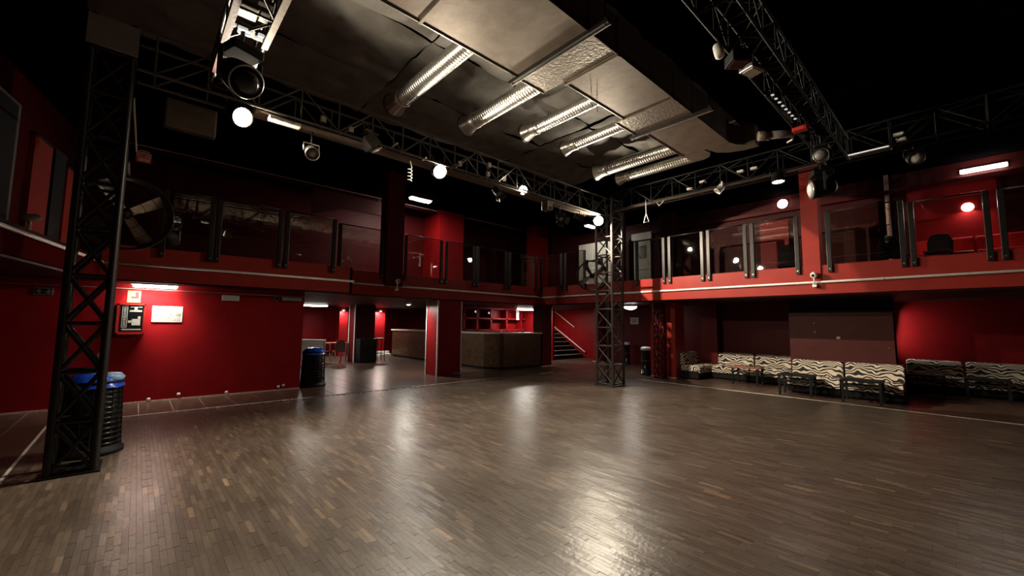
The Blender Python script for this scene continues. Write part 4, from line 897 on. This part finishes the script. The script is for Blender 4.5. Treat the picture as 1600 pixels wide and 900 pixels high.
# ------------------------------------------------------------------ upper floor things
dr = thing('door_1', 'white door with small dark window behind the balcony glass', 'door', (13.48, 7.8, ZB)); dr['kind'] = 'structure'; del dr['category']; del dr['label']
MB().bb(13.44, 13.5, 7.45, 8.12, ZB, 4.68).build('leaf', 'cream', dr, .004); MB().bb(13.43, 13.44, 7.62, 7.9, 4.05, 4.5).build('window', 'black_gloss', dr); MB().bb(13.43, 13.44, 7.45, 8.12, 3.62, 3.645).build('rail_groove', 'grey', dr)
MB().bb(13.42, 13.5, 7.4, 8.2, 4.72, 4.98).build('transom_panel', 'cream', dr, .004); MB().cyl((13.4, 7.52, 3.75), (13.4, 7.52, 3.9), .012).build('handle', 'steel', dr)
T = thing('wall_cabinet', 'pale tall double cabinet on the balcony behind the round ventilator', 'cabinet', (13.3, 9.4, ZB))
MB().bb(13.2, 13.5, 8.35, 10.5, ZB, 4.85).build('body', 'cream', T, .006)
for k in range(3): MB().bb(13.18, 13.2, 8.4+.7*k, 9.05+.7*k, ZB+.06, 4.45).build('door', 'cream', T, .006); MB().bb(13.175, 13.18, 8.6+.7*k, 8.85+.7*k, 3.95, 4.2).build('window', 'black_gloss', T)
T = thing('wall_pipe', 'upright pale pipe on the balcony wall past the orange red column', 'pipe', (13.4, 1.12, ZB)); MB().cyl((13.4, 1.12, ZB), (13.4, 1.12, 5.35), .045).build('pipe_run', 'plaster', T); MB().torus((13.4, 1.12, 4.5), (0, 0, 1), .05, .012, 16, 6).build('collar', 'grey', T)
T = thing('balcony_board', 'dull brown board leaning on the balcony wall behind the wide glass bay', 'board', (13.3, 1.8, ZB)); MB().bb(13.38, 13.44, 1.3, 2.5, ZB, 4.75).build('panel', 'maroon', T); MB().bb(13.34, 13.38, 1.35, 2.0, ZB, 4.2).build('front_board', 'brown_panel', T)
simple_chair('round_back_chair', 'black round backed chair on the balcony before the orange red column', (12.6, 3.1, ZB), -1.4, 'black', 'black_metal', .45, 1.05)
simple_chair('round_back_chair', 'black chair on the balcony beside the upright pale pipe', (12.4, 1.0, ZB), -1.2, 'black', 'black_metal', .45, .95)
simple_chair('round_back_chair', 'black chair on the balcony next to the red bench', (12.3, .3, ZB), -1.7, 'black', 'black_metal', .45, .85)
T = thing('red_bench', 'long bright red padded bench along the balcony wall', 'bench', (13.1, -.2, ZB)); MB().bb(12.85, 13.38, -1.2, .75, ZB+.04, ZB+.38).build('base', 'red_dark', T, .01)
for k in range(2): MB().bb(12.82, 13.4, -1.2+.98*k, -.24+.98*k, ZB+.38, ZB+.5).build('seat_cushion', 'red_seat', T, .03); MB().bb(13.26, 13.4, -1.2+.98*k, -.24+.98*k, ZB+.5, ZB+.86).build('back_cushion', 'red_seat', T, .03)
for yy_ in (-1.1, .65):
    for xx_ in (12.9, 13.3): MB().bb(xx_-.03, xx_+.03, yy_-.03, yy_+.03, ZB, ZB+.05).build('foot', 'black', T)
# far left upper stretch
T = thing('fire_sign', 'small red square alarm sign with rings above the left drum fan', 'sign', at(225, 245, 'y', 8.6)); a = at(213, 236, 'y', 8.6); b_ = at(236, 256, 'y', 8.6)
MB().bb(a.x, b_.x, 8.6, 8.62, b_.z, a.z).build('plate', 'sign_red', T); cc = ((a.x+b_.x)/2, 8.595, (a.z+b_.z)/2+.03)
for r in (.03, .055, .08): MB().torus(cc, (0, 1, 0), r, .005, 24, 6).build('ring', 'plaster', T)
MB().bb(a.x+.03, b_.x-.02, 8.592, 8.6, b_.z+.01, b_.z+.05).build('text_bar', 'plaster', T); bar('mount_rod', (a.x, 8.61, a.z), (-.215, 6.67, 4.3), .012, 'cream', T)
def at_side(u, v, off=0):
    d = RT*((u-800)/F)+UP*((450-v)/F)+FW; o = dA+dn*off
    return CAM+d*((o-CAM).dot(dn)/d.dot(dn))
def side_board(T, nm, u0, u1, vb, z0, z1, m, off, t):
    a = at_side(u0, vb, off); b_ = at_side(u1, vb, off); a.z = b_.z = 0; d = (b_-a); L = d.length; d.normalize()
    return MB().prism([(0, z0), (L, z0), (L, z1), (0, z1)], a, d, (0, 0, 1), dn, t).build(nm, m, T)
for (u0, u1, z1, lab) in ((46, 76, 4.0, 'bright red wall strip beside the black pier on the side balcony'), (103, 132, 3.9, 'second red wall strip past the black pier on the side balcony')):
    q = at_side((u0+u1)/2, 300, .10); T = thing('red_strip', lab, 'wall strip', (q.x, q.y, ZB)); side_board(T, 'board', u0, u1, 300, ZB, z1, 'red_fascia', .10, .06); side_board(T, 'cap', u0-1, u1+1, 300, z1, z1+.04, 'black', .10, .06)
q = at_side(90, 300, .06); T = thing('black_pier', 'black upright pier between the red strips on the side balcony', 'pier', (q.x, q.y, ZB)); side_board(T, 'shaft', 81, 99, 300, ZB, 4.0, 'black', .10, .06); side_board(T, 'cap', 80, 100, 300, 4.0, 4.05, 'black', .10, .06)
q = at_side(8, 300, .12); T = thing('loudspeaker', 'tall dark loudspeaker column at the edge of the side balcony', 'speaker', (q.x, q.y, ZB)); side_board(T, 'cabinet', -30, 18, 300, ZB, 4.25, 'grey', .14, .3); side_board(T, 'grille', -26, 14, 300, ZB+.05, 4.2, 'black_metal', .125, .014)
struct('wall_upper_side', MB().prism([(0, ZB), (12, ZB), (12, ZC), (0, ZC)], dA+dn*1.3-(dB-dA).normalized()*3.6, (dB-dA).normalized(), (0, 0, 1), dn, .1), 'red_dark')
q = at_side(52, 340, -.06); T = thing('wall_lamp', 'unlit pale bullet lamp at the edge of the side balcony', 'lamp', q); MB().lathe([(.045, -.09), (.05, .02), (.035, .07), (.008, .1)], q, (.75, -.65, 0), 18).build('shade', 'cream', T); MB().tube([q+Vector((-.03, .02, -.04)), q+Vector((-.03, .02, -.16))], .02, 8).build('bracket', 'plaster', T)
a = at(258, 158, 'y', 9.4); b_ = at(338, 205, 'y', 9.4)
T = thing('duct_box', 'dull beige box hanging behind the end spotlight', 'box', ((a.x+b_.x)/2, 9.4, (a.z+b_.z)/2)); MB().bb(a.x, b_.x, 9.4, 9.6, (a.z+b_.z)/2-.28, (a.z+b_.z)/2+.25).build('case', 'galv', T, .03); bar('hanger_rod', (a.x+.2, 9.5, (a.z+b_.z)/2+.25), (a.x+.2, 9.5, ZC), .01, 'black_metal', T)  # beige box, a stretch of ventilation duct
a = at(489, 298, 'y', 12.6); b_ = at(600, 350, 'y', 12.6)
T = thing('sloping_baffle', 'dull brown sloping baffle over the balcony left of the dark column', 'baffle', ((a.x+b_.x)/2, 12.6, (a.z+b_.z)/2)); MB().prism([(a.x, a.z+.1), (b_.x, a.z+.1), (b_.x, a.z-.35), (a.x+.9, a.z-.35), (a.x, b_.z-.1)], (0, 12.6, 0), (1, 0, 0), (0, 0, 1), (0, 1, 0), .05).build('board', 'brown_panel', T)
for x in (a.x+.2, b_.x-.2): bar('hanger_rod', (x, 12.62, a.z+.1), (x, 12.62, ZC), .012, 'black_metal', T)
